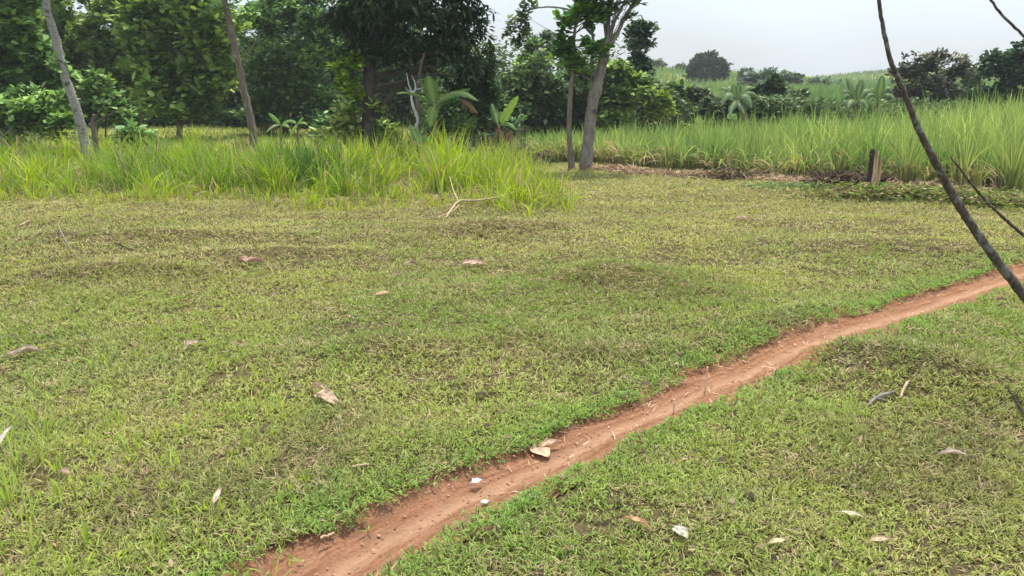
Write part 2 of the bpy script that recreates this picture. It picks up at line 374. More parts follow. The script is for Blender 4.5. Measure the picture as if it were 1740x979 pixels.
# ------------------------------------------------------------------ regions (read from the photograph, laid on the ground)
def poly(pts): return np.array([G0(*p) for p in pts])
def inside(x, y, P):
    c = np.zeros(len(x), bool); n = len(P)
    for i in range(n):
        x1, y1 = P[i]; x2, y2 = P[(i + 1) % n]
        m = (y1 > y) != (y2 > y); c ^= m & (x < (x2 - x1) * (y - y1) / (y2 - y1 + 1e-12) + x1)
    return c
TG = poly([(-700, 345), (-300, 338), (0, 335), (100, 332), (180, 345), (290, 343), (400, 334), (480, 340), (560, 356), (660, 350), (720, 346), (800, 346), (850, 356), (890, 366), (975, 360), (985, 345), (945, 322), (905, 300), (880, 288), (760, 283), (620, 272), (450, 262), (200, 262), (-300, 262), (-700, 262)])
CN = np.array([GP(880, 17.0)[:2], GP(950, 16.8)[:2], GP(1010, 16.6)[:2], GP(1100, 15.6)[:2], GP(1200, 15.0)[:2], GP(1350, 14.0)[:2], GP(1500, 13.1)[:2], GP(1640, 12.6)[:2], GP(1740, 11.8)[:2], GP(2100, 11.0)[:2], GP(2500, 11)[:2],
               GP(2500, 19)[:2], GP(1740, 20)[:2], GP(1500, 20.5)[:2], GP(1200, 20.5)[:2], GP(1000, 20.0)[:2], GP(890, 19.5)[:2]])

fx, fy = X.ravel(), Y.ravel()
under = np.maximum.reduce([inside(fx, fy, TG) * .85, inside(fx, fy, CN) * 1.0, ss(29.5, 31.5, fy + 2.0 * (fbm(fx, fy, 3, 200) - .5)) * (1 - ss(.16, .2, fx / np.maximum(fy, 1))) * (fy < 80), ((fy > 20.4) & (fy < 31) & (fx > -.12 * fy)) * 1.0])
ua = g.data.attributes.new('litter', 'FLOAT', 'POINT'); ua.data.foreach_set('value', under.astype(np.float32))  # dark soil and litter under the stands, with gap shade put into the colour
# ------------------------------------------------------------------ lawn
def wedge(n, y0, y1, pad=1.0, pw=0.0):
    """random ground points over the strip y0..y1 ahead"""
    out = []; 
    k = 0
    while k < n:
        y = rng.uniform(y0, y1, n * 2); x = rng.uniform(-1, 1, n * 2) * (.72 * y1 + pad)
        m = np.abs(x) < .72 * y + pad; out.append(np.stack([x[m], y[m]], 1)); k += m.sum()
    return np.concatenate(out)[:n]
C_G = np.array([.185, .258, .055]); C_B = np.array([.185, .300, .066]); C_Y = np.array([.320, .358, .092]); C_O = np.array([.320, .290, .118])
C_S = np.array([.50, .40, .22]); C_P = np.array([.30, .215, .145]); C_K = np.array([.105, .082, .045]); C_D = np.array([.105, .105, .042])
PATCH = [(690, 595, .55, .22), (560, 760, .4, .3), (1080, 490, .7, .35), (100, 465, 1.1, .25), (420, 440, 1.2, .25), (260, 408, 1.6, .25), (1600, 640, .6, .3), (1500, 600, .4, .15), (250, 880, .35, .25),
         (1000, 600, .5, .2), (850, 390, .9, .3), (1330, 560, .5, .2), (1650, 770, .5, .25), (600, 345, 1.2, .3), (400, 800, .4, .2), (1560, 830, .5, .2), (1050, 780, .1, .1), (1100, 700, .1, .1)]
PW = [(*G0(p[0], p[1]), p[2], p[3]) for p in PATCH]
def lawn(mb, n, y0, y1, L, w, per, hgt=1.0):
    c = wedge(n, y0, y1, 3.0); x, y = c[:, 0], c[:, 1]
    d = path_dist(x, y); ed = .97 + .34 * (fbm(x, y, .22, 31, 3) - .5) * 2 + .55 * (fbm(x, y, .75, 37, 1) - .5)
    keep = (d > ed) | ((rng.random(n) < .10 * ss(.55, 1.0, d) * (fbm(x, y, .12, 39, 2) > .45)) & (d > .6))
    keep &= ~inside(x, y, CN)
    den = fbm(x, y, .5, 70, 3)
    keep &= rng.random(n) < np.clip(-.05 + 2.1 * den, .2, 1) * (1 - .4 * (fbm(x, y, .14, 75, 2) > .6))
    x, y, d = x[keep], y[keep], d[keep]; n = len(x)
    z1 = fbm(x, y, 1.7, 90, 3); z2 = fbm(x, y, .45, 95, 3); z3 = fbm(x, y, .16, 99, 2)
    br = np.zeros(n)
    for px_, py_, rx, ry in PW: br += np.exp(-((x - px_) / rx) ** 2 - ((y - py_) / ry) ** 2)
    br = np.clip(br, 0, 1)
    near = np.exp(-np.clip(d - 1, 0, 9) / 1.1)
    far = ss(4.5, 10, y)
    base = C_G[None] * np.ones((n, 1))
    def mix(b, c, t): t = np.clip(t, 0, 1)[:, None]; return b * (1 - t) + c[None] * t
    base = mix(base, C_Y, ss(.36, .66, z1) * .8 + far * .22)
    base = mix(base, C_O, ss(.45, .7, z2) * .55 + far * .20)
    base = mix(base, C_B, near * .95 + ss(.58, .75, z2) * .4)
    rd = np.exp(-((fbm(x * .35 + y * .1, y * 1.6, 1.3, 230, 3) - .5) / .035) ** 2) * ss(5.5, 8, y)      # faint far-lawn ridges: longer blades, with ridge shade put into their darker colour
    br = np.clip(br * (.5 + 1.0 * (z3 > .45)) + .30 * rd, 0, 1)
    base = mix(base, C_D, br * .46)
    # tufts: each point bears a few blades
    rep = per; xb = np.repeat(x, rep); yb = np.repeat(y, rep); m = n * rep
    cb = np.repeat(base, rep, 0)
    dry = np.repeat(.13 + .30 * ss(.5, .75, z3) + .10 * br + .16 * far - .15 * near, rep)
    u = rng.random(m); v = rng.random(m)[:, None]
    cb = np.where((u < dry)[:, None], C_S[None] * (.55 + .6 * v), cb * (.72 + .62 * v))
    cb = np.where(((u > .90))[:, None], C_K[None] * (.8 + .6 * v), cb)
    sp = L * .35
    xb = xb + rng.normal(0, sp, m); yb = yb + rng.normal(0, sp, m)
    bs = np.stack([xb, yb, h(xb, yb) - .003 + rng.random(m) * .018 * hgt], 1)
    sc = np.repeat(.75 + .55 * z2 + .3 * br, rep) * rng.uniform(.6, 1.35, m)
    isdry = (u < dry)
    lean = np.where(isdry, rng.uniform(1.0, 1.5, m), rng.uniform(.45, 1.4, m))
    blades(mb, bs, rng.uniform(0, 6.283, m), lean, rng.uniform(-.5, 1.1, m), L * sc * np.where(isdry, 1.25, 1), w * np.where(isdry, .6, 1) * rng.uniform(.7, 1.3, m), cb,
           [.8, 1, 0] if L > .06 else [.7, 1, .65, 0], tipc=cb * 1.12, basec=cb * .9, roll=rng.uniform(-.7, .7, m))
mb = MB()
lawn(mb, 112000, 1.35, 3.6, .029, .0054, 5)
lawn(mb, 112000, 3.5, 6.6, .033, .0068, 4)
lawn(mb, 92000, 6.5, 11.0, .042, .0090, 3, 1.3)
lawn(mb, 52000, 10.8, 18.5, .052, .0135, 3, 1.6)
gl = mb.build('lawn_grass', M_LAWN); tag(gl, kind='stuff'); gl['label'] = 'short creeping lawn grass, green with straw patches'

# rough short grass on the clearing beyond the tall grass
mb = MB(); n = 26000
y = rng.uniform(16.5, 34, n); x = rng.uniform(-1, .05, n) * (.8 * y + 2)
k = ~inside(x, y, CN); x, y = x[k], y[k]; n = len(x)
cc = np.where(rng.random((n, 1)) < .2, C_S[None] * .6, np.array([[.20, .27, .055]]) * rng.uniform(.7, 1.15, (n, 1)))
blades(mb, np.stack([x, y, h(x, y)], 1), rng.uniform(0, 6.28, n), rng.uniform(.1, .9, n), rng.uniform(0, 1, n), rng.uniform(.06, .16, n), .028, cc, [.8, 1, 0])
o = mb.build('clearing_grass', M_LAWN); tag(o, 'pale short grass of the clearing behind the tall grass', kind='stuff')

# ------------------------------------------------------------------ tall grass
GP_ = [.55, .9, 1, .85, .55, 0]
def tussocks(mb, cx, cy, ht, nb, cols, spread=.09, w=.011, lean=.28, bend=1.0, dryf=.1):
    n = len(cx); nb = np.asarray(nb); idx = np.repeat(np.arange(n), nb); m = len(idx)
    r = np.abs(rng.normal(0, spread, m)); a = rng.uniform(0, 6.283, m)
    x = cx[idx] + r * np.cos(a); y = cy[idx] + r * np.sin(a)
    L = ht[idx] * rng.uniform(.45, 1.12, m)
    c = cols[idx] * rng.uniform(.78, 1.25, (m, 1)); dr = rng.random(m) < dryf
    c[dr] = C_S[None] * rng.uniform(.5, .95, (dr.sum(), 1))
    az = a + rng.normal(0, .9, m)
    be = np.abs(rng.normal(bend * .55, bend * .45, m))
    blades(mb, np.stack([x, y, h(x, y) - .01], 1), az, np.clip(r / spread * lean * .6 + rng.normal(0, .09, m), 0, 1), be, L, w * rng.uniform(.6, 1.3, m), c, GP_, tipc=c * 1.1, basec=c * .85 + C_S[None] * .06, roll=rng.uniform(-1, 1, m))
def scatter_in(P, n):
    lo = P.min(0); hi = P.max(0); out = []; k = 0
    while k < n:
        q = rng.uniform(lo, hi, (n * 3, 2)); q = q[inside(q[:, 0], q[:, 1], P)]; out.append(q); k += len(q)
    return np.concatenate(out)[:n]
mb = MB()
def stand(n, nb0, nb1, h0, h1, spread, w, bend, edge):
    q = scatter_in(TG, n); x, y = q[:, 0], q[:, 1]
    m = (np.abs(x) < .8 * y + 2); x, y = x[m], y[m]
    # ragged front: pull plants back from the outline by an uneven amount
    xe = x + edge * (fbm(x, y, .5, 133, 2) - .5) * 2; ye = y - edge * np.abs(fbm(x, y, .45, 131, 2) - .35) * 2.4
    m = inside(xe, ye, TG); x, y = x[m], y[m]
    pxn = 870 + FPX * x / (y * CP + EYE * SP)
    z = fbm(x, y, 1.3, 120, 3); z2 = fbm(x, y, .8, 125, 2)
    m = (rng.random(len(x)) < np.clip(-.5 + 2.4 * z2, .1, 1) * (1 - .5 * ss(880, 970, pxn))) & ((y < 15.2) | (pxn > 600) | (rng.random(len(x)) < .35)); x, y, z, z2, pxn = x[m], y[m], z[m], z2[m], pxn[m]
    t = np.clip(ss(.35, .6, z) * .8 + .45 * ss(480, 640, pxn) + rng.normal(0, .2, len(x)), 0, 1)[:, None]
    cc = (G1[None] * (1 - t) + G2[None] * t) * rng.uniform(.7, 1.25, (len(x), 1))
    ht = rng.uniform(h0, h1, len(x)) * (1 + .25 * ss(600, 680, pxn) * (1 - ss(740, 860, pxn))) * (1 - .25 * ss(860, 960, pxn)) * (.7 + .3 * ss(10.6, 11.8, y))
    tussocks(mb, x, y, ht, rng.integers(nb0, nb1, len(x)), cc, spread, w, .40, bend, .14)
G1 = np.array([.13, .23, .038]); G2 = np.array([.28, .375, .05]); G3 = np.array([.08, .16, .035])
stand(1500, 8, 20, .22, .5, .10, .013, 1.3, .25)
stand(1000, 22, 62, .42, .92, .12, .0145, 1.15, .5)
for px, py, hh, nb in [(905, 350, .5, 40), (930, 356, .42, 36), (960, 352, .36, 30), (945, 335, .45, 34), (895, 325, .6, 50), (870, 345, .6, 50), (915, 310, .55, 44), (880, 300, .6, 46), (975, 345, .3, 22), (850, 330, .7, 60), (865, 360, .45, 34), (925, 325, .5, 40), (965, 365, .25, 16), (900, 368, .3, 20), (830, 352, .5, 40), (895, 285, .55, 44), (940, 345, .6, 26)]:
    gq = G(px, py); tussocks(mb, gq[:1], gq[1:2], np.array([hh]), np.array([nb]), (G2 * rng.uniform(.8, 1.1))[None], .10, .0135, .4, 1.15, .16)
q = resample(TG[2:13], 400)[rng.integers(0, 400, 170)] + rng.normal(0, .28, (170, 2)) - [0, .12]
tussocks(mb, q[:, 0], q[:, 1], rng.uniform(.15, .38, 170), rng.integers(4, 14, 170), np.tile(G2 * .9, (170, 1)), .07, .012, .5, 1.4, .2)
o = mb.build('tall_grass', M_GRASS); tag(o, 'band of tall bright yellow green grass along the lawn', kind='stuff')

def tuft(px, d, ht, n, colr, label, cat='grass tuft', spread=.16, group=None, w=.012, bend=1.2, name='grass_tuft', gy=None):
    p = GP(px, d) if gy is None else G(px, gy)
    mb = MB(); k = max(1, n // 30)
    tussocks(mb, p[0] + rng.normal(0, spread * .7, k), p[1] + rng.normal(0, spread * .7, k), np.full(k, ht), np.full(k, n // k), np.tile(colr, (k, 1)), spread * .6, w, .6, bend, .08)
    o = mb.build(name, M_GRASS, origin=p); return tag(o, label, cat, group)
tuft(535, 12.6, .92, 900, np.array([.06, .13, .025]), 'dense dark green grass tussock between the two thin banana plants and the yellow grass', spread=.50, w=.014, bend=1.5)
tuft(450, 27, .75, 200, np.array([.17, .20, .05]), 'olive bushy grass tussock in the clearing behind the leaning brown trunk', spread=.4, w=.02)
tuft(408, 20.5, .45, 120, np.array([.13, .12, .06]), 'brownish weed clump just left of the leaning brown trunk', spread=.14, w=.02)

# upright sprouts in the near lawn on the left
mb = MB(); SPR = [(30, 800, .2, 26), (70, 790, .22, 22), (20, 860, .2, 24), (105, 660, .14, 16), (60, 720, .2, 16), (80, 740, .16, 10), (130, 700, .2, 8), (160, 620, .09, 8), (118, 545, .14, 5), (255, 605, .1, 8), (300, 700, .2, 6), (310, 740, .14, 8), (345, 700, .14, 8),
     (440, 690, .16, 7), (415, 700, .12, 4), (190, 735, .11, 8), (290, 790, .09, 8), (330, 800, .2, 5), (175, 880, .06, 8), (55, 940, .14, 16), (100, 850, .16, 10), (265, 940, .16, 5), (10, 760, .26, 12), (480, 650, .1, 5), (240, 610, .12, 5), (520, 560, .07, 4), (200, 800, .1, 6), (1360, 640, .06, 8), (860, 400, .1, 5)]
for px, py, ht, nb in SPR:
    p = G(px, py)
    tussocks(mb, np.array([p[0]]), np.array([p[1]]), np.array([ht]), np.array([nb]), np.array([[.29, .38, .085]]), .03, .0064, .5, .8, .12)
n = 260; px = rng.uniform(-100, 520, n); py = 520 + 480 * rng.random(n) ** .8; P = np.array([G0(a, b) for a, b in zip(px, py)])
tussocks(mb, P[:, 0], P[:, 1], rng.uniform(.06, .13, n), rng.integers(3, 7, n), np.tile([.30, .42, .07], (n, 1)), .02, .0055, .6, .9, .15)
o = mb.build('grass_sprouts', M_GRASS); tag(o, 'thin upright bright grass shoots in the near lawn', kind='stuff')

# ------------------------------------------------------------------ young sugarcane
def cane(mb, x, y, ht, nb, cols, w=.020, dry=.10, seed=0):
    n = len(x); idx = np.repeat(np.arange(n), nb); m = len(idx)
    a = rng.uniform(0, 6.283, m); r = np.abs(rng.normal(0, .055, m))
    xx = x[idx] + r * np.cos(a); yy = y[idx] + r * np.sin(a)
    c = cols[idx] * rng.uniform(.75, 1.3, (m, 1)); L = ht[idx] * rng.uniform(.55, 1.25, m)
    lean = np.clip(rng.normal(.08, .10, m), 0, .5); be = np.abs(rng.normal(.35, .55, m))
    dr = rng.random(m) < dry; c[dr] = C_S[None] * rng.uniform(.45, .95, (dr.sum(), 1)); L[dr] *= .55; be[dr] += 1.2
    blades(mb, np.stack([xx, yy, h(xx, yy) - .02], 1), a, lean, be, L, w * rng.uniform(.6, 1.25, m), c, [.5, .9, 1, .85, .5, 0], tipc=c * 1.08, basec=c * .7 + C_S[None] * .08, roll=rng.uniform(-1.2, 1.2, m))
mb = MB()
C1 = np.array([.165, .255, .075]); C2 = np.array([.285, .355, .11])
q = scatter_in(CN, 2300); x, y = q[:, 0], q[:, 1]; k = x < .85 * y + 2; x, y = x[k], y[k]
px_c = 870 + FPX * x / (y * CP + EYE * SP)
fz = fbm(x, y, 1.2, 150, 3)
ht = np.interp(px_c, [880, 1000, 1200, 1400, 1600, 1750, 2200], [.50, .60, .72, .84, 1.0, 1.14, 1.25]) * (.78 + .45 * fz) * rng.uniform(.72, 1.18, len(x))
t = ss(.3, .7, fz)[:, None]; cc = (C1[None] * (1 - t) + C2[None] * t) * rng.uniform(.75, 1.25, (len(x), 1))
cane(mb, x, y, ht, np.full(len(x), 26), cc, .019, .12)
q = scatter_in(CN, 1500); x, y = q[:, 0], q[:, 1]; k = x < .85 * y + 2; x, y = x[k], y[k]
cane(mb, x, y, np.full(len(x), .5), np.full(len(x), 12), np.tile(C1 * .9, (len(x), 1)), .020, .3)
# drooping and dried lower leaves along the front row
fr_ = resample(CN[:11], 900); k = rng.integers(0, 900, 2600); fx_ = fr_[k, 0] + rng.normal(0, .15, 2600); fy_ = fr_[k, 1] + rng.uniform(-.05, .8, 2600); m = fx_ < .9 * fy_ + 2; fx_, fy_ = fx_[m], fy_[m]; n = len(fx_)
fc = np.where(rng.random((n, 1)) < .6, C_S[None] * rng.uniform(.4, 1.05, (n, 1)), np.array([[.26, .33, .09]]) * rng.uniform(.7, 1.2, (n, 1)))
blades(mb, np.stack([fx_, fy_, h(fx_, fy_) + rng.uniform(0, .2, n)], 1), rng.uniform(0, 6.28, n), rng.uniform(.1, .7, n), rng.uniform(1.0, 2.4, n), rng.uniform(.25, .6, n), .022, fc, [.5, 1, 1, .8, .5, 0], roll=rng.uniform(-1, 1, n))
# tall stray shoots standing above the field
n = 330; q = scatter_in(CN, n); pc = 870 + FPX * q[:, 0] / (q[:, 1] * CP + EYE * SP)
cane(mb, q[:, 0], q[:, 1], np.interp(pc, [880, 1100, 1450, 1750], [.70, .95, 1.25, 1.5]) * rng.uniform(.8, 1.1, n), np.full(n, 9), np.tile(C1 * .95, (n, 1)), .022, .0)
o = mb.build('sugarcane_field', M_GRASS); tag(o, 'field of young bright green sugarcane behind the lawn', kind='stuff')

def cane_clump(px, d, ht, nb, label):
    p = GP(px, d); e = empty('sugarcane_clump', p, label, 'sugarcane', 'sugarcane clumps at the front of the field')
    mb = MB(); k = 5
    cxs = p[0] + rng.normal(0, .07, k); cys = p[1] + rng.normal(0, .06, k)
    cane(mb, cxs, cys, np.full(k, ht), np.full(k, nb // k), np.tile(C2 * .85, (k, 1)), .017, .16); mb.build('leaves', M_GRASS, e)
    mb = MB()
    for j in range(11):
        a = rng.uniform(0, 6.28); r = rng.uniform(.02, .12); b = p + np.array([r * math.cos(a), r * math.sin(a), -.02])
        tube(mb, [b, b + np.array([math.cos(a) * .08, math.sin(a) * .08, ht * rng.uniform(.25, .42)])], [.013, .008], 5, 3, .003)
    mb.build('stalks', B_BANANA, e)
cane_clump(1708, 11.3, 1.25, 130, 'large sugarcane clump with dark bare stalks nearest the right edge')
cane_clump(1632, 12.2, 1.15, 80, 'sugarcane clump with brown stalk base right of the foreground branch')
cane_clump(1540, 12.7, 1.0, 70, 'sugarcane clump with drooping pale leaf just right of the broken stump')
cane_clump(1137, 15.3, .95, 60, 'upright narrow dark sugarcane clump alone near the middle of the field edge')

# distant cane on the hillside
mb = MB(); n = 52000; y = 36 + 170 * rng.random(n) ** 1.5; x = y * rng.uniform(.12, 1.0, n)
fz = fbm(x, y, 9, 170, 3); t = ss(.35, .65, fz)[:, None]
cc = np.array([.10, .17, .06])[None] * (1 - t) + np.array([.16, .24, .08])[None] * t
cc = cc * rng.uniform(.8, 1.2, (n, 1))
k = rng.random(n) < .4 + fz; x, y, cc = x[k], y[k], cc[k]; n = len(x)
blades(mb, np.stack([x, y, h(x, y)], 1), rng.uniform(0, 6.28, n), rng.uniform(0, .3, n), rng.uniform(0, 1.1, n), rng.uniform(.6, 1.25, n), .03 + .0012 * y, cc, [.8, 1, .7, 0], roll=rng.uniform(-1.3, 1.3, n))
o = mb.build('hillside_cane', M_GRASS); tag(o, 'pale green sugarcane covering the far hillside', kind='stuff')

# ------------------------------------------------------------------ trees
LP_BROAD = [.12, .75, 1, .7, 0]; LP_NARROW = [.3, 1, .8, 0]
def crown(mb, blobs, d, ncl, per, L, w, c1, c2, droop=0.0, sub=.34, ksub=9, spread=1.0, prof=LP_BROAD, flat=.8, fill=.45):
    """blobs in (px, py, rpx, rpy[, depth offset]); leaves in rosettes at twig ends inside uneven sub-clumps"""
    if prof is LP_BROAD: L = L * 1.22; w = w * 1.28; c1 = tuple(np.array(c1) * 1.1); c2 = tuple(np.array(c2) * 1.85)  # pale leaf tone brightened to stand in for sunlit leaves
    if prof is LP_BROAD and per == 5: ncl = int(ncl * .72); per = 7
    cl = []; area = sum(b[2] * b[3] for b in blobs)
    for b in blobs:
        dd = d + (b[4] if len(b) > 4 else 0); c = W(b[0], b[1], dd); s = (dd * CP) / FPX
        rx, rz = b[2] * s * 1.12, b[3] * s * 1.12; ry = (rx + rz) / 2 * .9
        k = max(3, int(ksub * max(.5, b[2] * b[3] / (50 * 50)) ** .5))
        v = rng.normal(0, 1, (k, 3)); v /= np.linalg.norm(v, axis=1)[:, None]; v *= (rng.random((k, 1)) ** fill) * .85
        sc = c[None] + v * np.array([rx, ry, rz])[None]
        nn = max(4, int(ncl * b[2] * b[3] / area)); pick = rng.integers(0, k, nn)
        q = rng.normal(0, 1, (nn, 3)); q /= np.linalg.norm(q, axis=1)[:, None]; q *= rng.random((nn, 1)) ** .5
        rs = sub * rng.uniform(.6, 1.35, (k, 1))[pick]
        cl.append(np.c_[sc[pick] + q * rs * np.array([rx, ry, rz * .8])[None] * 1.3, pick[:, None] + rng.random()])
    cl = np.concatenate(cl); n = len(cl); tone = rng.random(n); idx = np.repeat(np.arange(n), per); m = len(idx)
    tw = np.clip((tone ** 1.5) * .95 - .12 + np.modf(np.sin(cl[:, 3] * 12.9898) * 43758.5)[0] * .4, 0, 1)[idx][:, None]
    c = (np.array(c1)[None] * (1 - tw) + np.array(c2)[None] * tw) * rng.uniform(.75, 1.25, (m, 1))
    az = rng.uniform(0, 6.283, m); lean = np.clip(rng.normal(1.15 + droop, .42, m), .1, 2.9)
    of = L * .4 * spread; bs = cl[idx, :3] + np.stack([np.cos(az) * of * rng.random(m), np.sin(az) * of * rng.random(m), rng.normal(0, of * .7, m)], 1)
    blades(mb, bs, az, lean, rng.uniform(.1, .9, m), L * rng.uniform(.55, 1.2, m), w * rng.uniform(.7, 1.15, m), c, prof, roll=rng.normal(0, .45, m))
    return cl[:, :3]

def limbs(mb, cl, axis_pts, axis_r, n, r0, sides=5):
    """limbs from the trunk line out to some of the leaf clusters"""
    ap, ar = smooth_line(axis_pts, axis_r, 8)
    for k in rng.choice(len(cl), min(n, len(cl)), replace=False):
        e = cl[k]; dz = e[2] - ap[:, 2]; dist = np.linalg.norm(ap - e, axis=1) + np.where(dz < .1 * np.linalg.norm(e - ap[0]), 1.5, 0) * 1.0
        j = int(np.argmin(dist + .25 * np.abs(dz - .6 * np.hypot(ap[:, 0] - e[0], ap[:, 1] - e[1]))))
        s = ap[j]; r = min(r0, ar[j] * .55); mid = s * .5 + e * .5 + np.array([rng.normal(0, .05), rng.normal(0, .05), rng.uniform(-.02, .1)]) * np.linalg.norm(e - s)
        tube(mb, [s, mid, e], [r, r * .6, r * .2], sides, 4, .004)

def tree(name, label, cat, d, blobs, trunk, radii, bark, leaf, ncl, per, L, w, c1, c2, group=None, nl=14, lr=.04, base=None, extra=(), sides=10, **kw):
    """trunk: picture points read up the stem; the first is replaced by the ground under it"""
    p0 = GP(trunk[0][0], d) if base is None else base
    pts = [p0 - np.array([0, 0, .08])] + [W(t[0], t[1], d + (t[2] if len(t) > 2 else 0)) for t in trunk[1:]]
    e = empty(name, p0, label, cat, group)
    mc = MB(); cl = crown(mc, blobs, d, ncl, per, L, w, c1, c2, **kw) if blobs else None
    mt = MB(); tube(mt, pts, radii, sides, 6, radii[0] * .06, .06)
    for ex, er in extra: tube(mt, [W(t[0], t[1], d + (t[2] if len(t) > 2 else 0)) for t in ex], er, 7, 6, er[0] * .08, .06)
    if nl and cl is not None: limbs(mt, cl, pts, radii, nl, lr)
    mt.build('trunk', bark, e, smooth=True)
    if cl is not None: mc.build('crown', leaf, e)
    return e

TG1, TG2 = (.055, .115, .028), (.16, .25, .065)          # broad leaves, mid to pale green
DG1, DG2 = (.035, .078, .024), (.09, .165, .045)         # dark green
BG1, BG2 = (.048, .105, .03), (.15, .24, .065)

# back rows of the grove, far to near
GR = 'trees of the grove behind the clearing'
back = [(-130, 34, 0, 'evergreen tree at the far left end of the grove, mostly outside the picture', -70), (20, 33, 1, 'dark tree behind the pale leaning trunk, at the grove end', -40), (130, 35, 0, 'deep green tree far back between the pale leaning trunk and the broad leaved tree', -10), (225, 34, 1, 'shadowy tree directly behind the left side of the broad leaved tree', -5),
        (345, 35, 0, 'tall dark tree rising behind the broad leaved tree with sky above it', -30), (430, 34, 1, 'dark tree behind the leaning brown trunk', 5), (500, 36, 0, 'hazy green tree at the back, between leaning brown trunk and mango tree', -5), (590, 34, 1, 'dense tree hidden behind the left half of the mango tree', -20),
        (690, 35, 0, 'dense tree hidden behind the right half of the mango tree', 10), (790, 33, 1, 'dark tree behind the banana plant, below the mango branches', 85)]
for px, d, kd, lab, top in back:
    c1, c2 = ((DG1, DG2), (BG1, BG2))[kd]
    bl = [(px, top + 60, 62, 60), (px - 40, top + 110, 45, 50, -1), (px + 42, top + 115, 45, 50, 1), (px, 165, 62, 42, -1.5), (px - 25, 200, 45, 22, -2), (px + 30, 198, 45, 24, -2), (px + 5, top + 120, 50, 50, 1.5)]
    tree('forest_tree', lab, 'tree', d, bl, [(px, 220), (px + 3, 150), (px - 2, top + 60)], [.16, .12, .05], B_DARK, M_LEAF, 1500, 5, .25, .12, c1, c2, GR, 10)

# shaded mass of low growth at the foot of the grove and along the back of the cane
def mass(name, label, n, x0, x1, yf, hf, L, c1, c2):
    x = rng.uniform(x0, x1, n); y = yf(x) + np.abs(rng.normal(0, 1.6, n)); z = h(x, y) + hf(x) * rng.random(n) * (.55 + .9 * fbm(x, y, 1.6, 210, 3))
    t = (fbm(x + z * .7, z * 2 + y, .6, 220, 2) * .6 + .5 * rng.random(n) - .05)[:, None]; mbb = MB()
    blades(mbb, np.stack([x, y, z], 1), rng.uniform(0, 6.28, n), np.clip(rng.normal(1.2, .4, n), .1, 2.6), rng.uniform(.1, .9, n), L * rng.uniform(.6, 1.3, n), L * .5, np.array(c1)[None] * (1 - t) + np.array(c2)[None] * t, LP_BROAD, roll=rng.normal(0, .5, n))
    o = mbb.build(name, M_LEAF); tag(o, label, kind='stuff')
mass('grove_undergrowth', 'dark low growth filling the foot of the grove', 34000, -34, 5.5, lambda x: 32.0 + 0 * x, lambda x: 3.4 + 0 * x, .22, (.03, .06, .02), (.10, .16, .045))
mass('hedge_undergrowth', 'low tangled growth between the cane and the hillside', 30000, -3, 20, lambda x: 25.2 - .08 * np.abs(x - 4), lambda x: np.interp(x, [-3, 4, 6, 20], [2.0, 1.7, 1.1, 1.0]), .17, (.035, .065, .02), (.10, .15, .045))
# front of the grove
tree('broadleaf_tree', 'tall bushy tree with large pale green leaves just left of the leaning brown trunk', 'tree', 25,
     [(300, 50, 75, 60), (255, 110, 55, 45), (350, 115, 52, 50), (290, 0, 70, 45), (305, 160, 60, 35), (245, 60, 40, 40), (360, 60, 45, 45), (330, 20, 50, 50, -.6), (270, 145, 45, 30), (350, 165, 40, 28), (320, 190, 50, 14), (265, 180, 30, 18)],
     [(303, 240), (306, 190), (302, 120), (298, 40), (300, -20)], [.10, .085, .06, .04, .02], B_BROWN, M_LEAF, 1900, 5, .26, .15, (.075, .14, .03), (.21, .29, .08), GR, 26, .035, ksub=14)
tree('young_tree', 'dense mid green tree between the leaning brown trunk and the mango tree', 'tree', 27,
     [(490, 70, 60, 55), (450, 110, 40, 45), (530, 100, 40, 55), (480, 150, 60, 40), (520, 30, 50, 40), (440, 165, 40, 30), (540, 165, 45, 35), (460, 20, 50, 40), (480, 200, 60, 18), (535, 200, 45, 20), (430, 195, 40, 18)],
     [(485, 230), (488, 160), (490, 60)], [.11, .09, .03], B_DARK, M_LEAF, 1900, 5, .20, .10, (.05, .105, .03), (.125, .20, .06), GR, 16)
tree('light_tree', 'yellow green tree rising between the pale leaning trunk and the broad leaved tree', 'tree', 26,
     [(150, 50, 45, 40), (185, 85, 42, 30), (170, 10, 55, 35), (130, 90, 30, 30), (190, 130, 45, 25), (225, 20, 30, 30), (120, 20, 40, 30), (165, 165, 50, 25), (200, 165, 35, 25), (235, 130, 30, 30), (110, 130, 40, 40), (110, 60, 30, 40)],
     [(160, 230), (165, 150), (158, 60), (150, -10)], [.10, .08, .05, .02], B_DARK, M_LEAF, 1300, 5, .20, .11, (.07, .125, .03), (.19, .26, .07), GR, 18)
tree('edge_tree', 'large leaved tree at the left edge beside a dark upright trunk', 'tree', 21,
     [(30, 60, 45, 40), (70, 100, 40, 35), (15, 120, 50, 40), (50, 20, 45, 35), (-30, 60, 60, 60), (60, 140, 45, 30), (95, 150, 40, 30), (40, 170, 60, 30), (-40, 150, 60, 50), (20, -20, 70, 40)],
     [(8, 250), (10, 160), (8, 60), (5, -30)], [.15, .14, .12, .10], B_DARK, M_LEAF, 1500, 5, .22, .13, (.055, .12, .03), (.16, .255, .07), None, 16)
tree('roadside_shrub', 'leafy shrub around the foot of the pale leaning trunk, left side', 'shrub', 18.5,
     [(40, 180, 55, 35), (95, 190, 40, 30), (20, 215, 45, 22), (-30, 190, 50, 40), (80, 220, 35, 15)],
     [(50, 262), (52, 220), (50, 180)], [.03, .02, .01], B_DARK, M_LEAF, 800, 5, .17, .10, (.07, .135, .035), (.17, .27, .07), None, 14, .02)
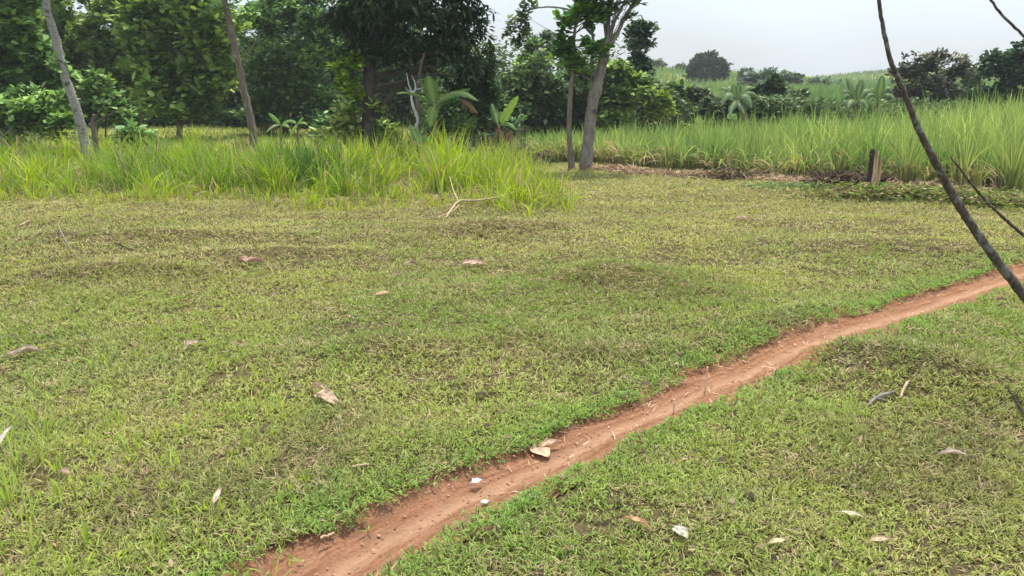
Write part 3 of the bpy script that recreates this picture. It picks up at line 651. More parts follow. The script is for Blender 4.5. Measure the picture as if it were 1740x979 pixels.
tree('roadside_shrub', 'leafy shrub just right of the pale leaning trunk and the short dead stem', 'shrub', 20,
     [(185, 175, 30, 22), (165, 150, 30, 18), (205, 190, 25, 14), (150, 190, 25, 18)],
     [(178, 258), (180, 215), (182, 175)], [.03, .02, .01], B_DARK, M_LEAF, 330, 5, .17, .10, (.06, .12, .035), (.15, .23, .07), None, 14, .02)

# bush wall right of the mango tree
BW = 'dense shrubs between the grove and the cane'
for px, d, lab, bl, c1, c2, nc in [
    (885, 25, 'tall dense bush with rounded pale leaves just right of the mango tree', [(890, 140, 45, 40), (870, 180, 45, 35), (905, 110, 30, 25), (880, 215, 45, 22), (930, 170, 35, 40)], (.055, .105, .035), (.16, .22, .08), 1300),
    (800, 23, 'dark bush behind the banana plant beneath the mango tree', [(800, 190, 50, 35), (840, 160, 30, 35), (760, 200, 45, 30), (830, 215, 45, 20)], DG1, (.09, .16, .05), 1100),
    (975, 26, 'bushy shrub directly behind the slim tree of the pair', [(970, 150, 45, 35), (950, 190, 45, 30), (1000, 185, 40, 35), (990, 130, 30, 25), (975, 215, 50, 18)], BG1, (.13, .21, .06), 1200),
    (1050, 24, 'yellow green bush just right of the pale double forked trunk', [(1050, 125, 30, 25), (1045, 160, 40, 35), (1080, 165, 35, 30), (1060, 200, 50, 20), (1028, 130, 25, 28)], (.06, .115, .03), (.18, .25, .06), 1200)]:
    tree('bush', lab, 'bush', d, bl, [(px, 240), (px + 2, 200), (px, 150)], [.07, .05, .02], B_DARK, M_LEAF, nc, 5, .17, .105, c1, c2, BW, 14)
tree('slender_tree', 'slender sparse tree with open round leaved crown right of the double trunk', 'tree', 27,
     [(1085, 55, 22, 20), (1100, 45, 16, 14), (1080, 85, 20, 16), (1092, 115, 20, 18), (1103, 75, 10, 8), (1090, 145, 26, 22), (1108, 150, 14, 14)],
     [(1092, 230), (1092, 150), (1088, 90), (1086, 45)], [.06, .05, .035, .015], B_DARK, M_DARK, 300, 5, .20, .12, (.03, .06, .03), (.085, .13, .06), None, 30, .02, fill=.8)
tree('slender_tree', 'thin open tree against the sky left of the slim trunk', 'tree', 30,
     [(930, 65, 20, 14), (920, 90, 22, 14), (940, 85, 16, 12), (905, 70, 10, 8)],
     [(932, 230), (933, 150), (935, 105), (932, 62)], [.05, .04, .03, .012], B_DARK, M_DARK, 150, 5, .19, .10, (.05, .08, .045), (.12, .16, .09), None, 24, .018, fill=.9)
tree('slender_tree', 'small leafy sapling reaching above the bushes left of the pair', 'tree', 27,
     [(902, 80, 16, 12), (908, 105, 20, 14), (888, 112, 16, 12)],
     [(900, 230), (902, 150), (903, 80)], [.05, .04, .015], B_DARK, M_LEAF, 110, 5, .21, .12, BG1, BG2, None, 12, .018, fill=.9)

# low bushes beyond the cane
LB = 'low bushes in the dip beyond the cane'
for px, py, rx, ry, d, c1, c2, lab in [
    (1140, 172, 34, 36, 27, (.05, .10, .03), (.15, .22, .06), 'low olive bush just right of the slender tree'),
    (1122, 180, 18, 20, 24, (.12, .19, .03), (.25, .32, .06), 'small bright yellow green bush right of the forked trunk'),
    (1185, 176, 32, 32, 27, (.06, .085, .04), (.13, .16, .08), 'brownish low bush below the round hilltop tree'),
    (1215, 190, 30, 20, 25, (.05, .08, .04), (.12, .15, .07), 'dusty low bush left of the banana plant beyond the cane'),
    (1305, 155, 40, 28, 29, (.04, .075, .035), (.11, .155, .075), 'broad dark bush just right of the banana plant beyond the cane'),
    (1290, 190, 36, 20, 26, (.035, .07, .03), (.11, .16, .06), 'dark leafy bush at the cane edge right of the banana plant'),
    (1345, 178, 34, 28, 28, (.05, .09, .04), (.13, .18, .08), 'grey green bush midway along the row beyond the cane'),
    (1395, 188, 32, 20, 28, DG1, DG2, 'low dark bush left of the banana clump at the tall cane'),
    (1440, 190, 30, 22, 27, DG1, (.08, .13, .05), 'dark bush under the banana clump at the tall cane')]:
    tree('low_bush', lab, 'bush', d, [(px, py, rx * .75, ry * .75), (px - rx * .45, py + ry * .35, rx * .55, ry * .5), (px + rx * .5, py + ry * .3, rx * .5, ry * .55), (px, py + ry * .5, rx * .8, ry * .4), (px + rx * .2, py - ry * .5, rx * .35, ry * .4)],
         [(px, 215), (px, py + 8), (px, py - 10)], [.05, .04, .015], B_DARK, M_LEAF, 420, 5, .19, .12, c1, c2, LB, 10, .02)
# right hand trees beyond the cane
tree('dusky_tree', 'brownish leaved open tree behind the foreground branch, beyond the tall cane', 'tree', 31,
     [(1560, 120, 35, 22), (1600, 105, 35, 20), (1635, 115, 22, 25), (1585, 150, 60, 30), (1540, 150, 30, 25), (1620, 160, 35, 25), (1575, 180, 60, 18), (1530, 120, 16, 14)],
     [(1590, 220), (1588, 170), (1592, 120)], [.13, .10, .04], B_DARK, M_LEAF, 1500, 5, .16, .08, (.065, .068, .045), (.14, .145, .09), None, 40, .035, fill=.7)
tree('dark_tree', 'dark green dense tree at the right edge beyond the tall cane', 'tree', 28,
     [(1690, 115, 30, 28), (1725, 110, 35, 30), (1705, 150, 50, 30), (1670, 165, 30, 25), (1760, 120, 40, 45), (1720, 180, 60, 20), (1745, 90, 25, 16)],
     [(1715, 220), (1716, 170), (1720, 110)], [.14, .11, .04], B_DARK, M_DARK, 1500, 5, .18, .09, (.022, .048, .022), (.06, .10, .045), None, 24, .035, fill=.6)
tree('far_tree', 'hazy dark tree between the brownish tree and the right edge tree', 'tree', 37,
     [(1655, 140, 26, 20), (1640, 170, 40, 18), (1520, 165, 26, 20)], [(1655, 200), (1655, 165), (1655, 135)], [.1, .08, .03], B_DARK, M_LEAF, 500, 5, .24, .14, DG1, DG2, None, 8)

# hill trees
tree('round_tree', 'lone dark ball shaped tree standing on the far hill', 'tree', 98,
     [(1203, 118, 30, 24), (1203, 127, 31, 14)],
     [(1203, 150), (1203, 138), (1203, 115)], [.35, .3, .12], B_DARK, M_DARK, 3000, 5, .42, .24, (.018, .036, .016), (.038, .062, .025), None, 8, .12, sub=.18, ksub=150, spread=.6, fill=.14)
for px, d, bl, lab in [
    (1112, 125, [(1112, 110, 15, 10), (1104, 116, 9, 7), (1122, 116, 8, 6)], 'small hazy tree on the hill crest behind the slender tree'),
    (1160, 118, [(1160, 118, 8, 6), (1164, 124, 7, 4)], 'little bushy tree on the crest just left of the round tree'),
    (1290, 75, [(1290, 138, 20, 10), (1305, 132, 13, 8), (1275, 145, 16, 7)], 'hazy tree clump on the slope right of the round tree'),
    (1268, 82, [(1268, 134, 6, 10), (1266, 128, 4, 5)], 'thin upright tree in the hill dip right of the round tree'),
    (1335, 85, [(1335, 140, 22, 8), (1350, 137, 12, 6)], 'low hazy tree line bush in the hill dip'),
    (1405, 90, [(1405, 146, 22, 5), (1385, 144, 12, 5)], 'low hazy bush at the foot of the far right hill'),
    (1362, 160, [(1362, 132, 5, 4)], 'tiny bush on the crest at the left end of the far right hill')]:
    tree('hill_tree', lab, 'tree', d, bl, [(px, 150), (px, bl[0][1] + 5), (px, bl[0][1])], [.16, .12, .06], B_DARK, M_LEAF, 260, 5, .5, .3, (.055, .085, .05), (.11, .15, .085), 'small trees on the far hill', 5, .06)

# ------------------------------------------------------------------ trees standing in the grass
tree('mango_tree', 'big dark tree with long drooping leaves in the middle of the tall grass', 'tree', 17,
     [(640, 25, 60, 50), (705, 20, 65, 45), (780, 25, 42, 40), (808, 75, 32, 32), (820, 120, 26, 26), (825, 150, 22, 18), (800, 150, 24, 14), (770, 140, 26, 14), (585, 45, 30, 40), (690, 75, 60, 34), (750, 85, 45, 34), (600, 85, 32, 26), (660, -40, 110, 50), (770, -40, 70, 45), (790, 115, 26, 22, -.6), (610, 20, 36, 40, 1.2), (730, 110, 36, 16, .8)],
     [(627, 275), (626, 200), (630, 120), (638, 40), (650, -40)], [.165, .14, .125, .10, .06], B_DARK, M_DARK, 2500, 7, .21, .052, (.020, .042, .016), (.065, .11, .035), None, 24, .04, droop=.75, prof=LP_NARROW, ksub=16,
     extra=[([(640, 200), (668, 160), (705, 120), (760, 80), (800, 40)], [.075, .065, .055, .04, .02]), ([(632, 110), (600, 70), (580, 20)], [.06, .045, .02]), ([(634, 60), (690, 10), (730, -40)], [.06, .045, .02]), ([(705, 120), (760, 105), (812, 105)], [.035, .025, .012])])
tree('sapling', 'yellow green leaved sapling growing against the left side of the mango trunk', 'sapling', 16.8,
     [(595, 110, 22, 22), (588, 145, 20, 22), (606, 165, 16, 24), (580, 120, 14, 14), (645, 185, 10, 10), (600, 185, 14, 12)],
     [(605, 275), (604, 210), (598, 150), (592, 100)], [.02, .018, .012, .006], B_DARK, M_LEAF, 120, 4, .14, .075, (.10, .17, .025), (.24, .32, .05), None, 18, .01, sides=6)
tree('leaning_pale_tree', 'pale mottled bare trunk leaning to the left in the grass band', 'tree', 16.2,
     [(60, -90, 60, 40), (20, -70, 50, 35), (248 / 2.6, 108, 5, 4)],
     [(155, 280), (143, 235), (128, 180), (110, 125), (95, 70), (76, -5), (60, -90)], [.12, .098, .088, .084, .08, .074, .06], B_PALE, M_LEAF, 300, 5, .2, .1, BG1, BG2, None, 8, .03)
tree('dead_stump', 'short dark broken stem standing beside the foot of the pale leaning trunk', 'stump', 16.5,
     [], [(167, 272), (163, 240), (158, 215), (160, 195)], [.07, .055, .05, .03], B_BROWN, M_LEAF, 0, 0, 0, 0, 0, 0, extra=[([(160, 210), (180, 198), (215, 180)], [.012, .009, .004]), ([(160, 205), (176, 180), (195, 165)], [.012, .008, .004])])
tree('leaning_brown_tree', 'slim brown bare trunk leaning to the left at the clearing edge', 'tree', 19.5,
     [(380, -70, 60, 40), (425, 30, 10, 8, .5), (372, 20, 6, 6)],
     [(434, 250), (428, 215), (418, 170), (408, 120), (395, 60), (381, 0), (365, -70)], [.115, .095, .085, .08, .075, .065, .05], B_BROWN, M_LEAF, 260, 5, .18, .1, BG1, BG2, None, 8, .03,
     extra=[([(400, 85), (388, 60), (376, 40), (372, 10)], [.02, .016, .012, .006]), ([(412, 110), (435, 70), (455, 30)], [.02, .014, .006])])
tree('forked_tree', 'thick grey trunk forking high up, right one of the close pair at the cane', 'tree', 15.5,
     [(1075, 0, 26, 14), (1045, 10, 22, 16), (1070, 30, 14, 12), (1030, 30, 14, 16), (885, 40, 20, 22), (900, 8, 24, 8), (876, 72, 14, 16), (892, 60, 10, 12), (865, 50, 12, 20), (1100, -20, 40, 20), (1040, -50, 60, 30), (1020, 100, 12, 24)],
     [(994, 285), (1000, 240), (1004, 195), (1014, 150), (1022, 115), (1030, 82)], [.14, .112, .106, .112, .098, .075], B_GREY, M_LEAF, 640, 4, .095, .048, (.07, .10, .05), (.15, .19, .08), None, 22, .012, fill=.9, sides=14,
     extra=[([(1030, 86), (1033, 50), (1036, 0), (1038, -50)], [.055, .045, .04, .03]), ([(1030, 84), (1046, 62), (1062, 28), (1080, 0), (1105, -50)], [.05, .042, .038, .034, .02]), ([(1036, 70), (1045, 35), (1058, 10), (1066, -30)], [.03, .024, .02, .014]),
            ([(1012, 150), (1006, 110), (1008, 70), (1002, 30), (990, -10)], [.04, .036, .03, .022, .012]), ([(1003, 30), (960, 15), (925, 12), (895, 18), (872, 30)], [.02, .02, .016, .012, .005]), ([(920, 12), (890, 24), (888, 60)], [.010, .007, .003]), ([(1010, 62), (1000, 52), (990, 40)], [.035, .03, .012])])
tree('slim_tree', 'slim dark stemmed tree with big heart shaped leaves, the left one of the close pair', 'tree', 15.3,
     [(985, 15, 28, 20), (1005, 35, 22, 18), (965, 35, 16, 16), (1000, 78, 28, 9, -.3), (965, 80, 20, 14), (975, 95, 22, 14), (1020, 20, 16, 14), (990, -20, 40, 22), (950, 62, 10, 10), (1010, 88, 16, 8, -.3), (965, 118, 14, 8), (990, 120, 12, 10)],
     [(973, 283), (969, 255), (967, 210), (970, 150), (974, 105), (976, 60), (985, 10)], [.085, .055, .05, .045, .04, .03, .015], B_BROWN, M_LEAF, 330, 4, .14, .10, (.05, .115, .025), (.11, .21, .045), None, 30, .012, sides=9)
tree('bleached_snag', 'crooked bleached white dead stem with bare twigs left of the banana plant', 'dead tree', 16.4,
     [], [(706, 262), (706, 225), (710, 205), (702, 180), (699, 165), (703, 155)], [.045, .036, .034, .032, .026, .018], B_WHITE, M_LEAF, 0, 0, 0, 0, 0, 0, sides=9,
     extra=[([(702, 160), (695, 145), (691, 125)], [.016, .012, .006]), ([(703, 158), (706, 148), (703, 135), (699, 128)], [.018, .014, .01, .005]), ([(705, 152), (713, 151), (722, 147)], [.014, .01, .005]), ([(699, 156), (692, 153), (690, 148)], [.012, .008, .004])])
tree('dead_tree', 'thin dark upright stem touching the right side of the bleached snag', 'dead tree', 16.7,
     [], [(709, 262), (711, 200), (709, 160), (714, 120), (721, 90)], [.055, .045, .04, .035, .02], B_BROWN, M_LEAF, 0, 0, 0, 0, 0, 0, sides=8)

# ------------------------------------------------------------------ banana plants
def banana_leaf(mb, a, b, wid, sag, colr, midc=(.25, .32, .10), torn=.12, fold=.25, nrm=None):
    """a broad blade with a midrib from a to b, arching by sag"""
    n = 16; t = np.linspace(0, 1, n); a = np.array(a); b = np.array(b)
    p = a[None] * (1 - t)[:, None] + b[None] * t[:, None]; p[:, 2] += sag * 4 * t * (1 - t)
    tg = np.gradient(p, axis=0); tg /= np.linalg.norm(tg, axis=1)[:, None]
    if nrm is None: nrm = np.array([0, -.55, .83])
    s = np.cross(tg, nrm); s /= np.linalg.norm(s, axis=1)[:, None]; up = np.cross(s, tg)
    wp = wid / 2 * np.clip(np.sin(np.clip((t - .1) / .9, 0, 1) ** .75 * math.pi), 0, 1) ** .55
    V = [];
    for sg in (-1, 1):
        jag = 1 - torn * rng.random(n) * 2.2 * (rng.random(n) < .5)
        V.append(p + s * (sg * wp * jag)[:, None] - up * (wp * fold)[:, None] + rng.normal(0, wid * .015, (n, 3)))
        V.append(p + s * (sg * wp * .5)[:, None] - up * (wp * fold * .25)[:, None])
    VV = np.concatenate([V[0], V[1], p, V[3], V[2]]); i = np.arange(n - 1); F = []
    for k in range(4): F.append(np.stack([i + k * n, i + k * n + 1, i + (k + 1) * n + 1, i + (k + 1) * n], 1))
    c = np.tile(np.array(colr), (5 * n, 1)) * rng.uniform(.85, 1.15, (5 * n, 1)); c[2 * n:3 * n] = midc
    mb.add(VV, F, c)
    tube(mb, [p[0], p[n // 3], p[2 * n // 3], p[-1]], [wid * .06, wid * .045, wid * .025, .001], 5, 3, c=midc)
def banana(label, px, d, hpy, leaves, r=.06, group='banana plants', dry=(), stem=B_BANANA):
    b = GP(px, d); top = W(px, hpy, d); e = empty('banana_plant', b, label, 'banana plant', group)
    mb = MB(); tube(mb, [b - [0, 0, .05], (b + top) / 2 + [.01, 0, 0], top], [r, r * .8, r * .5], 9, 5, .004, .08); mb.build('stem', stem, e, smooth=True)
    for L in leaves:
        q = W(L[0], L[1], d + L[4]); mb = MB(); c = L[5] if len(L) > 5 else (.085, .19, .035)
        banana_leaf(mb, top + rng.normal(0, .01, 3), q, L[2], L[3], c, nrm=np.array(L[6]) if len(L) > 6 else None); mb.build('leaf', M_BAN, e)
    for L in dry:
        q = W(L[0], L[1], d + L[4]); mb = MB(); banana_leaf(mb, W(L[5], L[6], d + L[4] * .5) if len(L) > 5 else top, q, L[2], L[3], (.17, .10, .05), (.2, .14, .08), .5, .6); k = mb.build('leaf', M_DRY, e); k['label'] = 'dry brown hanging leaf'
    return e
BC = (.075, .16, .03); BP = (.12, .22, .07)
banana('banana plant with wide arching leaves and brown hanging leaf right of the bleached snag', 739, 16, 180,
       [(673, 159, .16, .12, -.5, (.07, .15, .03)), (727, 128, .34, .0, .15, (.095, .18, .025), (.1, -1, .1)), (731, 216, .24, .05, -.3, (.15, .24, .03), (.3, -1, .1)), (812, 172, .22, .22, -.2, BP), (800, 150, .26, .05, .3, BC), (705, 172, .12, .08, .4)],
       .065, dry=[(812, 194, .24, .05, .1, 780, 168)])
banana('small tattered banana plant with one pale raised leaf, right end of the dark undergrowth', 848, 16.3, 215,
       [(881, 163, .20, .02, -.1, (.16, .27, .06), (.4, -1, .2)), (878, 222, .15, .10, -.1, BP), (835, 175, .2, .04, .4, (.06, .12, .03))], .05, dry=[(868, 246, .16, .02, -.1, 866, 222), (835, 262, .2, .02, 0), (856, 268, .14, .02, -.2)])
banana('thin young banana plant with an upright leaf right of the leaning brown trunk', 477, 18.5, 214,
       [(456, 192, .11, .01, 0, (.17, .33, .08), (.5, -1, .2)), (492, 218, .12, .06, -.1, (.13, .26, .06)), (500, 206, .12, .06, .1, BP), (452, 226, .09, .08, -.1, (.4, .42, .3))], .035)
banana('thin young banana plant with drooping leaves left of the dark grass tussock', 505, 18.2, 212,
       [(516, 200, .1, .03, 0, (.16, .3, .07)), (522, 212, .11, .06, -.2, (.15, .29, .06)), (490, 208, .1, .06, .1, BP), (495, 230, .1, .04, -.2, (.12, .24, .05))], .03)
banana('banana plant with a fan of grey green leaves beyond the cane below the round tree', 1252, 25, 172,
       [(1220, 152, .25, .2, .3, (.075, .13, .045)), (1236, 146, .25, .1, .4, (.09, .15, .07)), (1246, 143, .25, .02, .1, BC), (1256, 142, .24, .02, .2, (.07, .13, .06)), (1284, 150, .25, .2, .2, (.08, .14, .05)), (1278, 185, .3, .3, -.4, (.12, .19, .1)), (1226, 180, .3, .3, -.4, (.12, .19, .1)), (1290, 168, .26, .25, 0, (.07, .12, .045)), (1240, 195, .3, .15, -.6, (.09, .15, .07)), (1265, 195, .3, .1, -.5, (.06, .11, .04))], .11, dry=[(1272, 208, .5, .03, -.3), (1245, 210, .4, .02, -.1)])
banana('dark banana clump behind the tall cane, left one of two', 1455, 22, 175,
       [(1438, 132, .22, .04, .1, (.08, .14, .07)), (1465, 135, .22, .04, .2, (.07, .13, .045)), (1430, 160, .24, .2, 0, (.07, .12, .06)), (1485, 158, .26, .2, .1, (.08, .14, .07)), (1440, 185, .3, .15, -.4, (.06, .11, .05)), (1475, 185, .3, .15, -.3, (.07, .13, .06))], .10)
banana('dark banana clump behind the tall cane, close left of the foreground branch', 1492, 22.5, 172,
       [(1500, 128, .26, .05, 0, (.075, .14, .05)), (1515, 150, .26, .15, 0, (.08, .14, .07)), (1480, 150, .24, .1, .2, (.07, .12, .06)), (1522, 172, .3, .2, -.2, (.07, .13, .06)), (1470, 170, .3, .2, -.2, (.06, .11, .05))], .10)
banana('young bright banana sucker with two broad leaves at the cane edge', 1244, 21.6, 203,
       [(1238, 192, .2, .0, 0, (.20, .36, .14), (.2, -1, .3)), (1252, 195, .2, .02, 0, (.22, .38, .12), (-.3, -1, .3))], .03)
banana('young single leaf banana sucker at the cane edge, left of the other sucker', 1189, 21.6, 210,
       [(1187, 196, .2, .0, 0, (.20, .36, .12), (.3, -1, .2)), (1196, 205, .12, .03, 0, (.15, .28, .1))], .025)
banana('low banana sucker with glossy pale leaf at the foot of the bleached snag', 716, 15.8, 245,
       [(727, 240, .14, .12, 0, (.2, .36, .12)), (695, 212, .16, .0, .2, (.14, .3, .13), (.2, -1, .1)), (735, 245, .14, .12, -.2, (.14, .3, .08))], .03)
banana('wild plantain deep in the shade at the grove foot', 240, 28, 190,
       [(236, 158, .18, .02, 0, (.08, .18, .05)), (226, 172, .16, .06, 0, (.07, .16, .04)), (255, 172, .16, .06, 0, (.07, .16, .04)), (252, 188, .16, .06, -.2, (.07, .16, .04)), (230, 190, .16, .05, -.2, (.06, .14, .04))], .04)

# broad leaved herbs between the grass and the trees
HB = 'broad leaved plants behind the tall grass'
for px, d, bl, c1, c2, L, lab in [
    (580, 17.0, [(588, 205, 24, 12), (570, 222, 22, 12), (600, 228, 18, 10)], (.14, .20, .05), (.33, .36, .12), .24, 'yellow leaved broad plant just left of the mango trunk'),
    (555, 17.6, [(555, 220, 10, 16), (548, 238, 16, 10)], (.08, .16, .05), (.16, .28, .09), .20, 'green broad leaved herb left of the yellow leaved plant'),
    (655, 17.2, [(650, 225, 14, 14), (665, 240, 18, 10)], (.10, .17, .04), (.25, .32, .10), .20, 'broad leaved herb just right of the mango trunk'),
    (225, 17.2, [(225, 232, 16, 10), (212, 240, 12, 8)], (.10, .19, .06), (.18, .30, .10), .20, 'low broad leaved herb right of the short dead stem'),
    (790, 16.8, [(785, 215, 20, 18), (800, 240, 26, 14), (770, 245, 20, 10)], (.05, .10, .03), (.13, .20, .06), .14, 'shaded leafy herb between the banana plant and the tattered one'),
    (250, 19, [(245, 238, 20, 6)], (.10, .19, .06), (.18, .28, .08), .16, 'scattered low herb at the front of the clearing')]:
    tree('herb', lab, 'plant', d, bl, [(px, 265), (px, 245), (px, 225)], [.015, .012, .006], B_BANANA, M_LEAF, 90, 4, L, L * .42, c1, c2, HB, 16, .008, sides=5, spread=1.3)
# tangled dry undergrowth
def brush(label, spots, d, n, c, name='dry_undergrowth'):
    mb = MB(); 
    for px, r, hh in spots:
        p = GP(px, d)
        for k in range(n):
            a = rng.uniform(0, 6.28); q = p + np.array([rng.normal(0, r), rng.normal(0, r * .6), -.02]); t = q + np.array([math.cos(a) * hh * .5, math.sin(a) * hh * .4, hh * rng.uniform(.4, 1.1)])
            tube(mb, [q, (q + t) / 2 + rng.normal(0, hh * .08, 3), t], [.010, .007, .003], 4, 3, cap=False)
            m = 6; blades(mb, np.tile(t, (m, 1)) + rng.normal(0, .06, (m, 3)), rng.uniform(0, 6.28, m), rng.uniform(.8, 2.4, m), .6, rng.uniform(.08, .2, m), .03, np.tile(c, (m, 1)) * rng.uniform(.5, 1.4, (m, 1)), [.3, 1, .6, 0])
    o = mb.build(name, M_DRY); tag(o, label, kind='stuff')
brush('tangle of dry brown stems around the tattered banana plant', [(800, .4, .55), (840, .35, .7), (862, .2, .5), (770, .3, .5), (900, .4, .3)], 16.4, 38, (.10, .075, .045))
brush('grey dry twigs in the undergrowth at the left edge', [(20, .4, .7), (70, .3, .6), (240, .5, .3), (590, .4, .4)], 18, 20, (.16, .14, .10), 'dry_twigs')

# ------------------------------------------------------------------ litter bank along the cane
mb = MB()
def litter(mb, pts, n, spread, L, w, cols, hz=.06):
    pts = np.array([G0(*p) for p in pts]); q = resample(pts, 200)[rng.integers(0, 200, n)]
    x = q[:, 0] + rng.normal(0, spread, n); y = q[:, 1] + rng.normal(0, spread * .6, n); cols = np.array(cols)
    c = cols[rng.integers(0, len(cols), n)] * rng.uniform(.6, 1.3, (n, 1))
    blades(mb, np.stack([x, y, h(x, y) + rng.random(n) ** 2 * hz], 1), rng.uniform(0, 6.28, n), rng.uniform(1.0, 1.75, n), rng.uniform(-.3, .6, n), L * rng.uniform(.5, 1.6, n), w * rng.uniform(.6, 1.3, n), c, [.5, 1, .7, 0], roll=rng.uniform(-1, 1, n))
litter(mb, [(1020, 287), (1100, 295), (1200, 300), (1330, 308), (1400, 316)], 5200, .22, .13, .014, [(.40, .27, .18), (.30, .19, .12), (.45, .36, .22), (.14, .095, .06)], .07)
litter(mb, [(1215, 302), (1290, 304)], 1500, .22, .12, .02, [(.06, .045, .03), (.12, .13, .05), (.2, .14, .09)], .16)
litter(mb, [(1390, 322), (1480, 326)], 2400, .22, .14, .016, [(.08, .055, .04), (.13, .09, .06), (.05, .04, .03)], .24)
litter(mb, [(1500, 322), (1620, 325), (1760, 332)], 2400, .35, .14, .02, [(.30, .2, .13), (.2, .14, .09), (.38, .3, .18), (.12, .09, .05)], .12)
o = mb.build('dry_cane_litter', M_DRY); tag(o, 'line of dry brown cane litter at the foot of the cane', kind='stuff')
mb = MB()
litter(mb, [(1430, 338), (1520, 340), (1640, 345), (1780, 358)], 9000, .36, .07, .028, [(.11, .18, .03), (.16, .22, .045), (.07, .10, .025), (.22, .24, .07), (.16, .11, .06), (.3, .24, .13)], .20)
litter(mb, [(1320, 322), (1440, 330)], 900, .3, .08, .04, [(.10, .16, .05), (.13, .18, .07)], .08)
o = mb.build('cut_leaf_litter', M_LAWN); tag(o, 'bank of cut green leaves heaped below the stump', kind='stuff')

# the broken stump
p = G(1484, 328); e = empty('broken_stump', p, 'splintered tan and black broken stump in front of the cane', 'stump')
mb = MB(); s = .0099
for dx, dy, r0, r1, ht, lx in [(-.045, .02, .07, .045, .66, -.02), (-.02, .06, .06, .03, .48, .0), (.10, .03, .075, .03, .30, .06), (.14, .05, .06, .02, .22, .10), (-.12, .02, .07, .03, .18, -.06)]:
    b = p + np.array([dx, dy, -.05]); tube(mb, [b, b + [lx * .5, 0, ht * .5], b + [lx, 0, ht]], [r0, (r0 + r1) / 2, r1], 9, 6, .006, .16)
tube(mb, [p + [-.07, .03, .55], p + [-.085, .03, .66]], [.045, .035], 8, 3, .004, .2)
mb.build('bark', B_CHAR, e, smooth=True)
mb = MB()
for k in range(11):
    x0 = rng.uniform(-.075, .045); b = p + np.array([x0, -.035 + rng.normal(0, .01), .10]); ht = rng.uniform(.34, .56) if x0 < .05 else .62
    tube(mb, [b, b + [rng.normal(0, .006), 0, ht * .6], b + [rng.normal(0, .012), 0, ht]], [.018, .014, .003], 5, 4, .002, .1)
tube(mb, [p + [.01, -.05, .28], p + [-.005, -.07, .1], p + [-.02, -.09, -.02]], [.013, .012, .008], 5, 4, .002)
mb.build('splintered_wood', B_SPLIT, e)
# small sticks
def stick(name, label, lines, mat, cat='stick', lift=.02):
    """lines: lists of (px, py, height above ground) with radii"""
    P = [[G(a[0], a[1]) + [0, 0, a[2] + lift] for a in ln] for ln, r in lines]; o0 = P[0][0]
    mb = MB()
    for pp, (ln, r) in zip(P, lines): tube(mb, pp, r, 7, 6, r[0] * .25, .1)
    o = mb.build(name, mat, smooth=True, origin=o0); return tag(o, label, cat)
stick('fallen_branch', 'pale forked branch lying at the front of the tall grass', [([(758, 376, .02), (764, 367, .03), (780, 355, .08), (808, 356, .1), (845, 354, .13), (880, 345, .15)], [.006, .014, .015, .013, .009, .004]), ([(780, 355, .08), (772, 347, .15), (764, 335, .3)], [.010, .008, .004]), ([(764, 367, .03), (745, 372, .0), (735, 374, 0)], [.009, .006, .003]),
      ([(836, 347, .08), (875, 356, .05), (905, 355, .03)], [.007, .006, .003]), ([(780, 358, .05), (772, 362, .02), (764, 368, 0)], [.01, .008, .006])], B_STRAW, 'branch')
stick('fallen_branch', 'grey branching stick lying in the grass right of the path', [([(1471, 698, 0), (1487, 686, .012), (1505, 680, .014), (1520, 674, .01)], [.004, .011, .010, .007]), ([(1487, 686, .01), (1510, 688, 0)], [.006, .003])], B_GREY, 'stick')
stick('dry_stalk', 'short yellowish stalk beside the grey branching stick', [([(1528, 683, 0), (1538, 668, .03), (1543, 664, .035)], [.006, .008, .004])], B_STRAW, 'stalk')
stick('dark_twig', 'black forked twig lying in the grass at the right edge', [([(1706, 668, .02), (1718, 688, .03), (1742, 722, .02), (1775, 765, .0)], [.003, .005, .007, .008]), ([(1722, 700, .03), (1728, 682, .05)], [.004, .002])], B_CHAR, 'twig')
stick('upright_stalk', 'thin straw coloured stalk standing upright in the middle of the path', [([(1199, 660, -.02), (1199, 660, .06), (1200, 661, .13)], [.0055, .005, .0045])], B_PITH, 'stalk', 0)
stick('upright_stalk', 'short reddish stub sticking out of the lower edge of the path', [([(1145, 697, -.02), (1145, 697, .03), (1144, 697, .06)], [.005, .005, .004])], B_PITH, 'stalk', 0)
stick('dry_stalk', 'short pale straw piece on the lawn left of the path', [([(599, 804, .01), (628, 801, .015)], [.005, .004])], B_STRAW, 'stalk')
stick('dry_stalk', 'brown straw piece at the lower left edge of the path', [([(546, 926, .01), (568, 919, .01)], [.006, .005])], B_STRAW, 'stalk')
stick('dry_twig', 'thin grey curved twig in the lawn near the left edge', [([(100, 392, .08), (106, 405, .04), (118, 425, .0)], [.004, .006, .009])], B_GREY, 'twig')
stick('dry_twig', 'short pale stick high on the left lawn below the tall grass', [([(35, 389, .02), (52, 379, .02)], [.008, .006])], B_STRAW, 'twig')
stick('dry_twig', 'small dark twig lying beside the grey curved twig', [([(195, 415, .0), (208, 424, .02), (222, 428, 0)], [.005, .008, .004])], B_CHAR, 'twig')

